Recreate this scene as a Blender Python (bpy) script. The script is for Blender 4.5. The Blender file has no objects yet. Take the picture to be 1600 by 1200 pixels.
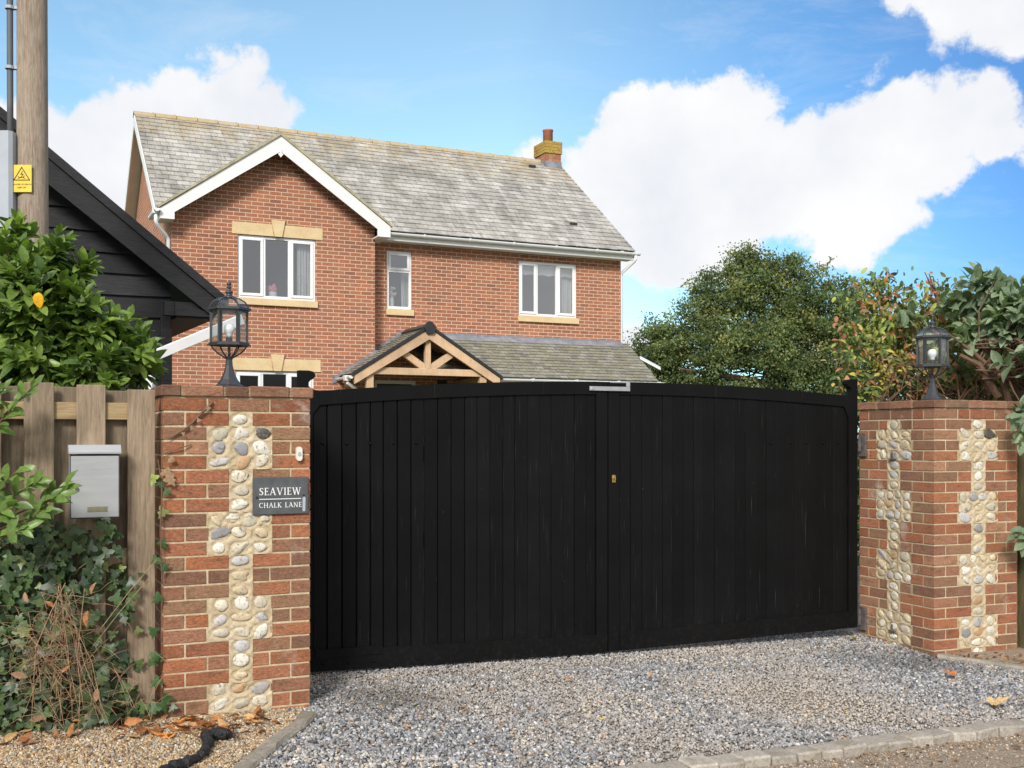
import bpy, math, random
import numpy as np
from mathutils import Vector, Matrix
R = math.radians
random.seed(7); rng = np.random.default_rng(7)
scene = bpy.context.scene
col = scene.collection

# ------------------------------------------------------------------ camera
EYE = 1.45
cam_d = bpy.data.cameras.new('camera'); cam = bpy.data.objects.new('camera', cam_d); col.objects.link(cam)
cam.location = (0, 0, EYE); cam.rotation_euler = (R(90), 0, 0)
cam_d.sensor_width = 36; cam_d.lens = 38.25; cam_d.shift_y = 0.0531; cam_d.clip_end = 5000; cam_d.clip_start = 0.05
scene.camera = cam
scene.render.resolution_x = 1024; scene.render.resolution_y = 768

# ------------------------------------------------------------------ exposure, sun, sky
vs = scene.view_settings
vs.view_transform = 'Standard'; vs.look = 'None'; vs.gamma = 1; vs.exposure = 0.64
SUN_EL, SUN_AZ = R(34), R(192)       # azimuth clockwise from +Y: behind the camera, a little to its left
sd = bpy.data.lights.new('sun', 'SUN'); sun = bpy.data.objects.new('sun', sd); col.objects.link(sun)
sdir = Vector((math.sin(SUN_AZ)*math.cos(SUN_EL), math.cos(SUN_AZ)*math.cos(SUN_EL), math.sin(SUN_EL)))
sun.rotation_euler = sdir.to_track_quat('Z', 'Y').to_euler()
sd.energy = 2.6; sd.angle = R(14); sd.color = (1.0, 0.955, 0.89)

world = bpy.data.worlds.new('World'); scene.world = world; world.use_nodes = True
wt = world.node_tree; wt.nodes.clear()
def wn(t, **k):
    n = wt.nodes.new(t)
    for a, b in k.items(): setattr(n, a, b)
    return n
def wl(a, b): wt.links.new(a, b)
w_out = wn('ShaderNodeOutputWorld'); w_bg = wn('ShaderNodeBackground'); wl(w_bg.outputs[0], w_out.inputs[0])
w_bg.inputs['Strength'].default_value = 0.1
sky = wn('ShaderNodeTexSky', sky_type='NISHITA', sun_disc=False)
sky.sun_elevation = SUN_EL; sky.sun_rotation = SUN_AZ; sky.air_density = 1.0; sky.dust_density = 0.4; sky.ozone_density = 2.5
w_tc = wn('ShaderNodeTexCoord')
w_nrm = wn('ShaderNodeVectorMath', operation='NORMALIZE'); wl(w_tc.outputs['Generated'], w_nrm.inputs[0])
def wmath(op, a, b=None, c=None, clamp=False):
    n = wn('ShaderNodeMath', operation=op, use_clamp=clamp)
    for i, v in enumerate((a, b, c)):
        if v is None: continue
        if isinstance(v, (int, float)): n.inputs[i].default_value = v
        else: wl(v, n.inputs[i])
    return n.outputs[0]
def wnoise(scale, detail, rough, vec, loc=(0, 0, 0), sc=(1, 1, 1), dist=0.0):
    mp = wn('ShaderNodeMapping'); mp.inputs['Location'].default_value = loc; mp.inputs['Scale'].default_value = sc
    wl(vec, mp.inputs[0])
    n = wn('ShaderNodeTexNoise'); n.inputs['Scale'].default_value = scale; n.inputs['Detail'].default_value = detail
    n.inputs['Roughness'].default_value = rough; n.inputs['Distortion'].default_value = dist
    wl(mp.outputs[0], n.inputs['Vector']); return n.outputs['Fac']
D = w_nrm.outputs[0]
# cumulus banks: (compass x, elevation tan, radius, softness) of each puff seen from the lane
PUFFS = [(-672,250,82),(-650,330,95),(-800,230,95),(-900,300,160),(-450,190,82),(-520,175,64),(-545,172,42),(-385,185,62),(-560,260,120),(-420,260,110),
         (-465,95,26),(-420,120,40),
         (60,245,20),(30,238,30),
         (200,215,95),(150,260,70),(255,200,78),(330,195,80),(375,250,70),(270,310,150),(190,325,92),(420,300,88),(480,255,75),(560,225,78),(585,160,48),(640,260,80),(730,185,68),(770,215,50),(540,330,90),(500,320,60),(320,385,62),
         (130,520,60),(190,525,40),(610,365,24),(560,385,22),(640,290,40),
         (700,10,75),(790,30,70),(650,-20,60),(850,-30,120),(690,60,28),(560,95,16),(530,105,12),
         (745,305,12),(805,255,22),(40,470,60),
         (1150,300,150),(1350,250,140),(690,160,50),(740,240,40),(600,200,90),(-1300,200,180),(-1150,300,120)]
acc = None
# puffs tested against a direction bent by noise, so their rims break into smaller puffs
nv = wn('ShaderNodeTexNoise'); nv.inputs['Scale'].default_value = 10; nv.inputs['Detail'].default_value = 9; nv.inputs['Roughness'].default_value = 0.64
wl(D, nv.inputs['Vector'])
nvs = wn('ShaderNodeVectorMath', operation='SUBTRACT'); wl(nv.outputs['Color'], nvs.inputs[0]); nvs.inputs[1].default_value = (0.5, 0.5, 0.5)
nvm = wn('ShaderNodeVectorMath', operation='SCALE'); wl(nvs.outputs[0], nvm.inputs[0]); nvm.inputs['Scale'].default_value = 0.10
DW = wn('ShaderNodeVectorMath', operation='ADD'); wl(D, DW.inputs[0]); wl(nvm.outputs[0], DW.inputs[1]); DW = DW.outputs[0]
for (dx, py, r) in PUFFS:
    v = Vector((dx/1700, 1, (685-py)/1700)); L = v.length; v.normalize()
    dn = wn('ShaderNodeVectorMath', operation='DISTANCE'); wl(DW, dn.inputs[0]); dn.inputs[1].default_value = v
    val = wmath('MULTIPLY_ADD', dn.outputs['Value'], -1.0, r/1700/L)
    acc = val if acc is None else wmath('MAXIMUM', acc, val)
for (vx_, vy_, vz_, r_) in ((0.70, -0.72, 0.16, 0.40), (0.45, -0.85, 0.30, 0.35), (0.93, -0.35, 0.25, 0.3), (-0.55, -0.75, 0.45, 0.38), (0.15, -0.55, 0.85, 0.30)):  # unseen clouds behind the camera, added so the windows reflect grey
    v = Vector((vx_, vy_, vz_)).normalized(); dn = wn('ShaderNodeVectorMath', operation='DISTANCE'); wl(DW, dn.inputs[0]); dn.inputs[1].default_value = v
    acc = wmath('MAXIMUM', acc, wmath('MULTIPLY_ADD', dn.outputs['Value'], -1.0, r_))
n_big = wnoise(3.0, 8, 0.6, D, loc=(1.3, 4.1, 0.2), sc=(1, 1, 1.8))
sepd = wn('ShaderNodeSeparateXYZ'); wl(D, sepd.inputs[0])
# unseen sky overhead and behind: broken cloud, thickened to cut blue light and reflections
behind = wmath('MULTIPLY_ADD', sepd.outputs[1], -3.0, 1.9, clamp=True)
other = wmath('MULTIPLY', wmath('MULTIPLY_ADD', n_big, 0.5, -0.215), behind)
other = wmath('MULTIPLY_ADD', wmath('SUBTRACT', 1.0, behind), -0.3, other)
acc = wmath('MAXIMUM', acc, other)
mr = wn('ShaderNodeMapRange', interpolation_type='SMOOTHSTEP'); wl(acc, mr.inputs[0])
mr.inputs[1].default_value = -0.004; mr.inputs[2].default_value = 0.008; mr.inputs[3].default_value = 0; mr.inputs[4].default_value = 1
wisp = wnoise(5.0, 6, 0.7, D, loc=(0.3, 2.2, 5.0), sc=(1, 1, 3.5), dist=0.6)
wisp = wmath('MULTIPLY_ADD', wisp, 2.2, -1.12, clamp=True)
wisp2 = wmath('MULTIPLY', wisp, 0.42)
mask = wmath('MAXIMUM', mr.outputs[0], wisp2)
n_sh = wnoise(7.0, 5, 0.55, D, loc=(7.7, 0.1, 1.9))
mrs = wn('ShaderNodeMapRange'); wl(n_sh, mrs.inputs[0]); mrs.inputs[1].default_value = 0.35; mrs.inputs[2].default_value = 0.68
ccol = wn('ShaderNodeMixRGB'); wl(mrs.outputs[0], ccol.inputs[0])
ccol.inputs[1].default_value = (6.5, 6.5, 6.55, 1); ccol.inputs[2].default_value = (5.2, 5.4, 5.8, 1)
# clear air: the daylight sky, deeper to the right
tint = wn('ShaderNodeMixRGB', blend_type='MULTIPLY'); tint.inputs[0].default_value = 1.0
wl(sky.outputs[0], tint.inputs[1])
grad = wn('ShaderNodeMapRange'); wl(sepd.outputs[0], grad.inputs[0]); grad.inputs[1].default_value = -0.35; grad.inputs[2].default_value = 0.42
gc = wn('ShaderNodeValToRGB'); wl(grad.outputs[0], gc.inputs[0]); ge = gc.color_ramp.elements
while len(ge) < 4: ge.new(0.5)
for k_, (p_, c_) in enumerate([(0.0, (1.38, 1.52, 1.36)), (0.45, (1.50, 1.55, 1.33)), (0.77, (0.72, 1.03, 1.18)), (1.0, (0.42, 0.68, 0.96))]): ge[k_].position = p_; ge[k_].color = tuple(v_*0.6*0.94 for v_ in c_)+(1,)
wl(gc.outputs[0], tint.inputs[2]); tsc = wn('ShaderNodeVectorMath', operation='SCALE'); wl(tint.outputs[0], tsc.inputs[0]); tsc.inputs['Scale'].default_value = 1/0.6
skm = wn('ShaderNodeMixRGB'); wl(mask, skm.inputs[0]); wl(tsc.outputs[0], skm.inputs[1]); wl(ccol.outputs[0], skm.inputs[2])
wl(skm.outputs[0], w_bg.inputs['Color'])

# ------------------------------------------------------------------ materials
MATS = {}
class NT:
    def __init__(s, name):
        s.m = bpy.data.materials.new(name); s.m.use_nodes = True; s.t = s.m.node_tree
        s.b = s.t.nodes['Principled BSDF']; s.out = s.t.nodes['Material Output']
        s.tc = s.t.nodes.new('ShaderNodeTexCoord')
    def n(s, t, **k):
        n = s.t.nodes.new(t)
        for a, b in k.items(): setattr(n, a, b)
        return n
    def l(s, a, b): s.t.links.new(a, b)
    def put(s, sock, v):
        if isinstance(v, (int, float)): sock.default_value = v
        elif isinstance(v, (tuple, list)): sock.default_value = tuple(v) + ((1,) if len(v) == 3 and len(sock.default_value) == 4 else ())
        else: s.l(v, sock)
    def noise(s, scale, detail=4, rough=0.55, sc=(1, 1, 1), vec=None, dist=0.0, out='Fac', loc=(0, 0, 0)):
        mp = s.n('ShaderNodeMapping'); mp.inputs['Scale'].default_value = sc; mp.inputs['Location'].default_value = loc
        s.l(vec or s.tc.outputs['Object'], mp.inputs[0])
        n = s.n('ShaderNodeTexNoise'); n.inputs['Scale'].default_value = scale; n.inputs['Detail'].default_value = detail
        n.inputs['Roughness'].default_value = rough; n.inputs['Distortion'].default_value = dist
        s.l(mp.outputs[0], n.inputs['Vector']); return n.outputs[out]
    def rng(s, v, a, b, c=0.0, d=1.0):
        n = s.n('ShaderNodeMapRange'); s.put(n.inputs[0], v)
        for i, x in enumerate((a, b, c, d)): n.inputs[i+1].default_value = x
        return n.outputs[0]
    def mix(s, f, a, b, mode='MIX'):
        n = s.n('ShaderNodeMixRGB', blend_type=mode); s.put(n.inputs[0], f); s.put(n.inputs[1], a); s.put(n.inputs[2], b); return n.outputs[0]
    def ramp(s, v, stops):
        n = s.n('ShaderNodeValToRGB'); s.l(v, n.inputs[0]); e = n.color_ramp.elements
        while len(e) < len(stops): e.new(0.5)
        for i, (p, c) in enumerate(stops): e[i].position = p; e[i].color = tuple(c) + (1,)
        return n.outputs[0]
    def math(s, op, a, b=0.0, clamp=False):
        n = s.n('ShaderNodeMath', operation=op, use_clamp=clamp); s.put(n.inputs[0], a); s.put(n.inputs[1], b); return n.outputs[0]
    def attr(s):
        n = s.n('ShaderNodeAttribute'); n.attribute_name = 'Col'; return n.outputs['Color']
    def bump(s, h, strength=0.3, dist=0.01):
        n = s.n('ShaderNodeBump'); n.inputs['Strength'].default_value = strength; n.inputs['Distance'].default_value = dist
        s.l(h, n.inputs['Height']); s.l(n.outputs[0], s.b.inputs['Normal']); return n.outputs[0]
    def set(s, color=None, rough=None, metal=None, spec=None):
        if color is not None: s.put(s.b.inputs['Base Color'], color)
        if rough is not None: s.put(s.b.inputs['Roughness'], rough)
        if metal is not None: s.b.inputs['Metallic'].default_value = metal
        if spec is not None: s.b.inputs['Specular IOR Level'].default_value = spec
        return s.m

def m_simple(name, c, rough=0.5, var=0.12, scale=12, bump=0.1, metal=0.0, sc=(1, 1, 1), bd=0.004, spec=None):
    t = NT(name); n = t.noise(scale, 6, 0.6, sc)
    f = t.rng(n, 0.3, 0.7, 1-var, 1+var)
    cc = t.mix(1.0, c, f, 'MULTIPLY')
    t.set(cc, t.rng(n, 0.3, 0.7, rough-0.06, rough+0.08), metal, spec)
    if bump: t.bump(n, bump, bd)
    return t.m
def m_attr(name, rough=0.7, var=0.2, scale=60, bump=0.4, bd=0.003, dirt=None, spec=0.4):
    t = NT(name); a = t.attr(); n = t.noise(scale, 6, 0.65)
    c = t.mix(1.0, a, t.rng(n, 0.3, 0.7, 1-var, 1+var), 'MULTIPLY')
    if dirt:
        c = t.mix(t.rng(t.noise(dirt[1], 5, 0.6), dirt[2], dirt[3]), c, dirt[0])
    t.set(c, rough, 0, spec); t.bump(n, bump, bd); return t.m

# house brick (wall pattern belongs to the wall surface)
t = NT('house_brick')
sp = t.n('ShaderNodeSeparateXYZ'); t.l(t.tc.outputs['Object'], sp.inputs[0])
cb = t.n('ShaderNodeCombineXYZ'); t.l(t.math('ADD', sp.outputs[0], sp.outputs[1]), cb.inputs[0]); t.l(sp.outputs[2], cb.inputs[1])
wob = t.noise(14, 2, 0.5, out='Color')
va = t.n('ShaderNodeVectorMath', operation='MULTIPLY_ADD'); t.l(wob, va.inputs[0]); va.inputs[1].default_value = (0.008, 0.006, 0); t.l(cb.outputs[0], va.inputs[2])
bk = t.n('ShaderNodeTexBrick'); t.l(va.outputs[0], bk.inputs['Vector'])
bk.inputs['Scale'].default_value = 1; bk.inputs['Brick Width'].default_value = 0.225; bk.inputs['Row Height'].default_value = 0.075
bk.inputs['Mortar Size'].default_value = 0.0068; bk.inputs['Mortar Smooth'].default_value = 0.15; bk.offset = 0.5
bk.inputs['Color1'].default_value = (0, 0, 0, 1); bk.inputs['Color2'].default_value = (1, 1, 1, 1); bk.inputs['Mortar'].default_value = (0.5, 0.5, 0.5, 1)
bc = t.ramp(bk.outputs['Color'], [(0.0, (0.25, 0.118, 0.075)), (0.2, (0.33, 0.135, 0.078)), (0.45, (0.385, 0.158, 0.09)), (0.65, (0.31, 0.146, 0.092)), (0.85, (0.42, 0.165, 0.085)), (1.0, (0.28, 0.122, 0.08))])
bc = t.mix(1.0, bc, t.rng(t.noise(38, 5, 0.6), 0.3, 0.7, 0.78, 1.22), 'MULTIPLY')
bc = t.mix(1.0, bc, t.rng(t.noise(0.9, 4, 0.6), 0.3, 0.7, 0.86, 1.12), 'MULTIPLY')
bc = t.mix(t.rng(t.noise(1.7, 7, 0.7, loc=(3, 1, 2)), 0.6, 0.78, 0.0, 0.42), bc, (0.62, 0.50, 0.42))
bc = t.mix(t.rng(t.noise(2.2, 6, 0.7, (2.4, 2.4, 0.35), loc=(5, 5, 5)), 0.55, 0.75, 0.0, 0.45), bc, (0.20, 0.105, 0.075))
mc = t.mix(t.noise(9, 4, 0.6), (0.72, 0.52, 0.39), (0.56, 0.40, 0.30))
t.set(t.mix(bk.outputs['Fac'], bc, mc), 0.9, 0, 0.2)
hh = t.math('ADD', t.math('MULTIPLY', bk.outputs['Fac'], -1.0), t.math('MULTIPLY', t.noise(70, 4, 0.7), 0.5))
t.bump(hh, 0.6, 0.006); M_HB = t.m

M_PB = None
t = NT('pillar_brick'); a = t.attr()
n1 = t.noise(45, 8, 0.7, (1, 1, 2.6)); n2 = t.noise(11, 5, 0.65, (1, 1, 2.2), loc=(4, 2, 1)); n3 = t.noise(3.2, 6, 0.7, loc=(1, 8, 3))
c = t.mix(1.0, a, t.rng(n1, 0.3, 0.7, 0.66, 1.28), 'MULTIPLY')
c = t.mix(t.rng(n2, 0.52, 0.66, 0.0, 0.62), c, (0.155, 0.085, 0.055))
c = t.mix(t.rng(n3, 0.58, 0.70, 0.0, 0.6), c, (0.56, 0.50, 0.45)); c = t.mix(t.rng(t.noise(5.5, 6, 0.7, loc=(7, 7, 2)), 0.52, 0.66, 0.0, 0.5), c, (0.30, 0.19, 0.11))
cr = t.noise(26, 3, 0.6, (1, 1, 5), dist=1.6); crk = t.rng(cr, 0.485, 0.5, 0.0, 1.0)
c = t.mix(t.math('MULTIPLY', t.math('SUBTRACT', 1.0, t.rng(t.math('ABSOLUTE', t.math('SUBTRACT', cr, 0.5)), 0.0, 0.012)), 0.55), c, (0.06, 0.035, 0.025))
t.set(c, 0.9, 0, 0.2); t.bump(t.math('ADD', n1, t.math('MULTIPLY', t.rng(t.math('ABSOLUTE', t.math('SUBTRACT', cr, 0.5)), 0.0, 0.02), 0.8)), 0.7, 0.005); M_PB = t.m

t = NT('lime_mortar'); n = t.noise(90, 6, 0.7); n2 = t.noise(6, 4, 0.6)
c = t.mix(t.rng(n2, 0.35, 0.65), (0.44, 0.35, 0.22), (0.57, 0.48, 0.33)); c = t.mix(1.0, c, t.rng(n, 0.3, 0.7, 0.72, 1.2), 'MULTIPLY')
t.set(c, 0.95, 0, 0.1); t.bump(n, 0.6, 0.004); M_MORTAR = t.m
t = NT('flint'); a = t.attr(); n = t.noise(34, 5, 0.65, dist=1.2); n2 = t.noise(90, 5, 0.7)
c = t.mix(t.rng(n, 0.52, 0.62, 0.0, 0.55), a, (0.30, 0.24, 0.17)); c = t.mix(t.rng(n, 0.60, 0.64, 0.0, 0.85), c, (0.16, 0.15, 0.15))
c = t.mix(1.0, c, t.rng(n2, 0.3, 0.7, 0.8, 1.15), 'MULTIPLY')
t.set(c, 0.55, 0, 0.4); t.bump(n2, 0.35, 0.003); M_FLINT = t.m

t = NT('slate_roof'); a = t.attr(); n = t.noise(1.1, 6, 0.65, (1.6, 1, 0.7)); n2 = t.noise(22, 6, 0.7, (1, 0.5, 1))
c = t.mix(1.0, a, t.rng(n2, 0.3, 0.7, 0.7, 1.25), 'MULTIPLY')
c = t.mix(t.rng(n, 0.44, 0.62, 0.0, 0.5), c, (0.14, 0.13, 0.11))
c = t.mix(t.rng(t.noise(2.0, 6, 0.75, (2.2, 0.5, 0.5), loc=(2, 9, 4)), 0.52, 0.66, 0.0, 0.5), c, (0.54, 0.53, 0.50)); c = t.mix(t.rng(t.noise(1.6, 7, 0.75, (2.6, 0.45, 0.45), loc=(8, 3, 1)), 0.52, 0.66, 0.0, 0.55), c, (0.17, 0.16, 0.14))
sp = t.n('ShaderNodeSeparateXYZ'); t.l(t.tc.outputs['Object'], sp.inputs[0])
topz = t.rng(sp.outputs[2], 7.4, 8.45, 0.0, 1.0)
c = t.mix(t.math('MULTIPLY', topz, t.rng(t.noise(3.2, 6, 0.7, loc=(6, 2, 7)), 0.42, 0.62, 0.0, 0.75)), c, (0.42, 0.30, 0.11))
t.set(c, 0.62, 0, 0.4); t.bump(n2, 0.4, 0.004); M_SLATE = t.m
t = NT('lichened_slate'); a = t.attr(); n = t.noise(4.5, 7, 0.72); n2 = t.noise(35, 5, 0.7)
c = t.mix(t.rng(n, 0.44, 0.66, 0.0, 0.6), a, (0.27, 0.25, 0.15)); c = t.mix(1.0, c, t.rng(n2, 0.3, 0.7, 0.65, 1.25), 'MULTIPLY')
t.set(c, 0.75, 0, 0.3); t.bump(n2, 0.4, 0.004); M_SLATE2 = t.m
t = NT('lichened_ridge'); n = t.noise(6, 7, 0.7)
c = t.mix(t.rng(n, 0.4, 0.6), (0.42, 0.375, 0.29), (0.42, 0.31, 0.15)); t.set(c, 0.9, 0, 0.1); t.bump(t.noise(60, 5, 0.7), 0.5, 0.006); M_RIDGE = t.m
t = NT('chimney_brick'); c0 = t.attr(); n = t.noise(9, 7, 0.75)
c = t.mix(t.rng(n, 0.36, 0.52, 0.0, 1.0), c0, (0.40, 0.30, 0.07)); t.set(t.mix(1.0, c, t.rng(t.noise(50, 5), 0.3, 0.7, 0.7, 1.2), 'MULTIPLY'), 0.9, 0, 0.1); M_CHIM = t.m
M_CHBODY = m_attr('chimney_lower_brick', 0.9, 0.3, 40, dirt=((0.40, 0.28, 0.14), 5, 0.5, 0.7))

M_UPVC = m_simple('white_upvc', (0.80, 0.81, 0.82), 0.3, 0.04, 3, 0.0)
M_WPAINT = m_simple('white_paint', (0.78, 0.78, 0.77), 0.45, 0.05, 5, 0.05)
M_VERGE = m_simple('verge_strip', (0.36, 0.33, 0.22), 0.8, 0.3, 9, 0.3)
t = NT('sandstone_dressing'); n = t.noise(3.0, 5, 0.6, (1, 1, 1.5)); c = t.mix(t.rng(n, 0.35, 0.65), (0.62, 0.46, 0.26), (0.70, 0.56, 0.34))
c = t.mix(1.0, c, t.rng(t.noise(60, 4), 0.3, 0.7, 0.9, 1.08), 'MULTIPLY'); t.set(c, 0.85, 0, 0.15); t.bump(t.noise(80, 5, 0.7), 0.3, 0.003); M_STONE = t.m
M_LEAD = m_simple('lead', (0.21, 0.22, 0.25), 0.5, 0.35, 5, 0.35, bd=0.01)
M_DARK = m_simple('dark_room', (0.05, 0.052, 0.055), 0.9, 0.2, 1, 0)
M_ROOM = m_simple('room_wall', (0.26, 0.26, 0.275), 0.9, 0.1, 1, 0)
M_CURTAIN = m_simple('net_curtain', (0.66, 0.66, 0.63), 0.9, 0.08, 30, 0.2, sc=(6, 6, 0.3))
M_VASE = m_simple('white_ceramic', (0.75, 0.75, 0.73), 0.25, 0.03, 3, 0)
M_PINK = m_simple('pink_petals', (0.72, 0.25, 0.30), 0.7, 0.3, 40, 0.2)
M_DRIED = m_simple('dried_petals', (0.55, 0.45, 0.40), 0.8, 0.3, 40, 0.2)
def glass(name, tint, refl, graze=0.75):
    t = NT(name); t.t.nodes.remove(t.b)
    tr = t.n('ShaderNodeBsdfTransparent'); tr.inputs[0].default_value = tint + (1,)
    gl = t.n('ShaderNodeBsdfGlossy'); gl.inputs['Roughness'].default_value = 0.02 if refl > 0.06 else 0.14
    lw = t.n('ShaderNodeLayerWeight'); lw.inputs[0].default_value = 0.5
    f = t.rng(lw.outputs['Facing'], 0, 1, refl, min(1, refl+graze))
    mx = t.n('ShaderNodeMixShader'); t.l(f, mx.inputs[0]); t.l(tr.outputs[0], mx.inputs[1]); t.l(gl.outputs[0], mx.inputs[2]); t.l(mx.outputs[0], t.out.inputs[0])
    return t.m
M_WGLASS = glass('window_glass', (0.80, 0.84, 0.86), 0.24); M_WGLASS2 = glass('dark_reflection_tint_glass', (0.5, 0.55, 0.5), 0.02)  # second glass: dark green tint and weak mirror stand in for reflected trees
M_LGLASS = glass('lantern_glass', (0.93, 0.95, 0.94), 0.05, 0.35)

def m_wood(name, ca, cb_, rough=0.75, gs=(14, 14, 1.1), bump=0.35, knots=True, bd=0.004):
    t = NT(name); n = t.noise(5, 7, 0.62, gs, dist=0.7); n2 = t.noise(1.6, 4, 0.6); n3 = t.noise(30, 5, 0.7, gs)
    c = t.mix(t.rng(n, 0.32, 0.68), ca, cb_)
    c = t.mix(1.0, c, t.rng(n2, 0.3, 0.7, 0.78, 1.2), 'MULTIPLY'); c = t.mix(1.0, c, t.rng(n3, 0.3, 0.7, 0.85, 1.12), 'MULTIPLY')
    a = t.attr(); c = t.mix(1.0, c, a, 'MULTIPLY')
    if knots:
        v = t.n('ShaderNodeTexVoronoi'); v.inputs['Scale'].default_value = 3.3; mp = t.n('ShaderNodeMapping'); mp.inputs['Scale'].default_value = (2.0, 2.0, 1.0)
        t.l(t.tc.outputs['Object'], mp.inputs[0]); t.l(mp.outputs[0], v.inputs['Vector'])
        c = t.mix(t.rng(v.outputs['Distance'], 0.03, 0.085, 0.75, 0.0), c, (ca[0]*0.35, ca[1]*0.3, ca[2]*0.28))
    t.set(c, rough, 0, 0.25); t.bump(t.math('ADD', n, n3), bump, bd); return t.m
M_FENCE = m_wood('weathered_fence_wood', (0.19, 0.135, 0.09), (0.34, 0.265, 0.185))
M_OAKT = m_wood('fresh_oak', (0.52, 0.34, 0.20), (0.64, 0.46, 0.30), 0.6, bump=0.15)
M_POLE = m_wood('pole_wood', (0.32, 0.225, 0.155), (0.58, 0.49, 0.40), 0.85, (22, 22, 1.6), 0.9, False, 0.012)
# gate: black painted timber with thin worn lines
t = NT('black_gate_paint'); n = t.noise(7, 7, 0.65, (30, 30, 1.0)); n2 = t.noise(2.2, 5, 0.6); a = t.attr()
c = t.mix(1.0, (0.0042, 0.0042, 0.0045), t.rng(n2, 0.3, 0.7, 0.7, 1.35), 'MULTIPLY'); c = t.mix(1.0, c, a, 'MULTIPLY')
sc_ = t.noise(5, 3, 0.5, (75, 75, 0.5), loc=(3, 1, 6)); c = t.mix(t.rng(sc_, 0.70, 0.76, 0.0, 0.6), c, (0.14, 0.13, 0.115))
fl = t.noise(38, 3, 0.6, loc=(9, 4, 2)); c = t.mix(t.rng(fl, 0.745, 0.775, 0.0, 0.5), c, (0.16, 0.15, 0.13))
spz = t.n('ShaderNodeSeparateXYZ'); t.l(t.tc.outputs['Object'], spz.inputs[0]); c = t.mix(t.math('MULTIPLY', t.rng(spz.outputs[2], 0.0, 0.28, 1.0, 0.0), t.rng(t.noise(30, 6, 0.7, loc=(2, 5, 1)), 0.5, 0.75, 0.0, 0.22)), c, (0.07, 0.06, 0.05)); t.set(c, t.rng(n, 0.3, 0.7, 0.45, 0.65), 0, 0.13); t.bump(n, 0.25, 0.002); M_GATE = t.m
M_BARN = m_wood('black_weatherboard', (0.013, 0.013, 0.015), (0.032, 0.032, 0.036), 0.5, (1.2, 1.2, 16), 0.5, True, 0.006)
M_BLACKM = m_simple('black_cast_metal', (0.028, 0.031, 0.036), 0.38, 0.2, 30, 0.1, 0.0, bd=0.002, spec=0.6)
M_BLKPL = m_simple('black_plastic', (0.02, 0.021, 0.024), 0.45, 0.2, 10, 0.05)
M_GALV = m_simple('galvanised_steel', (0.52, 0.53, 0.54), 0.35, 0.12, 25, 0.1, 0.75)
M_RUST = m_simple('rusty_hinge', (0.10, 0.085, 0.08), 0.7, 0.4, 30, 0.4)
M_BRASS = m_simple('brass', (0.55, 0.38, 0.12), 0.35, 0.2, 30, 0.1, 0.9)
M_BRUSHED = m_simple('brushed_steel_box', (0.40, 0.41, 0.42), 0.42, 0.05, 6, 0.05, 0.35, sc=(1, 1, 10))
M_GREYPL = m_simple('grey_plastic_guard', (0.36, 0.39, 0.44), 0.45, 0.08, 5, 0.05)
M_CABLE = m_simple('grey_cable', (0.10, 0.105, 0.115), 0.6, 0.1, 10, 0.05)
M_YELLOW = m_simple('yellow_sign', (0.78, 0.52, 0.04), 0.45, 0.08, 10, 0.0)
M_INK = m_simple('black_ink', (0.015, 0.015, 0.015), 0.5, 0.05, 10, 0)
M_SLATEPL = m_simple('slate_plaque', (0.075, 0.08, 0.088), 0.5, 0.25, 18, 0.2)
M_WINK = m_simple('white_lettering', (0.74, 0.74, 0.73), 0.5, 0.05, 20, 0)
M_BULB = m_simple('frosted_bulb', (0.85, 0.86, 0.88), 0.25, 0.02, 3, 0)
M_CREAM = m_simple('cream_plastic', (0.68, 0.65, 0.56), 0.35, 0.05, 10, 0)
M_TERRA = m_simple('terracotta', (0.46, 0.185, 0.11), 0.8, 0.15, 20, 0.2)
M_CHAR = m_simple('charred_wood', (0.012, 0.012, 0.014), 0.55, 0.5, 60, 1.0, bd=0.01)
M_TRUNK = m_simple('bark', (0.115, 0.085, 0.06), 0.95, 0.4, 14, 0.8, sc=(1, 1, 0.25), bd=0.02)
M_STEM = m_simple('brown_stem', (0.14, 0.078, 0.048), 0.8, 0.35, 40, 0.4)
M_TWIG = m_simple('dry_twig', (0.30, 0.19, 0.11), 0.85, 0.4, 30, 0.2)

def m_leaf(name, rough, trans=0.25, spec=0.5, var=0.25):
    t = NT(name); a = t.attr(); n = t.noise(55, 4, 0.6)
    c = t.mix(1.0, a, t.rng(n, 0.3, 0.7, 1-var, 1+var), 'MULTIPLY')
    t.set(c, rough, 0, spec); t.bump(n, 0.25, 0.002)
    tr = t.n('ShaderNodeBsdfTranslucent'); t.l(t.mix(1.0, c, (1.5, 1.7, 0.7), 'MULTIPLY'), tr.inputs[0])
    mx = t.n('ShaderNodeMixShader'); mx.inputs[0].default_value = trans
    t.l(t.b.outputs[0], mx.inputs[1]); t.l(tr.outputs[0], mx.inputs[2]); t.l(mx.outputs[0], t.out.inputs[0]); return t.m
M_LAUREL = m_leaf('laurel_leaf', 0.38, 0.26, 0.42)
M_IVY = m_leaf('ivy_leaf', 0.42, 0.10, 0.45)
M_MATT = m_leaf('matt_leaf', 0.55, 0.25, 0.3)
M_OAKLEAF = m_leaf('oak_leaf', 0.6, 0.35, 0.3, 0.15)
M_DEADLEAF = m_leaf('dead_leaf', 0.7, 0.15, 0.2, 0.35)

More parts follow.
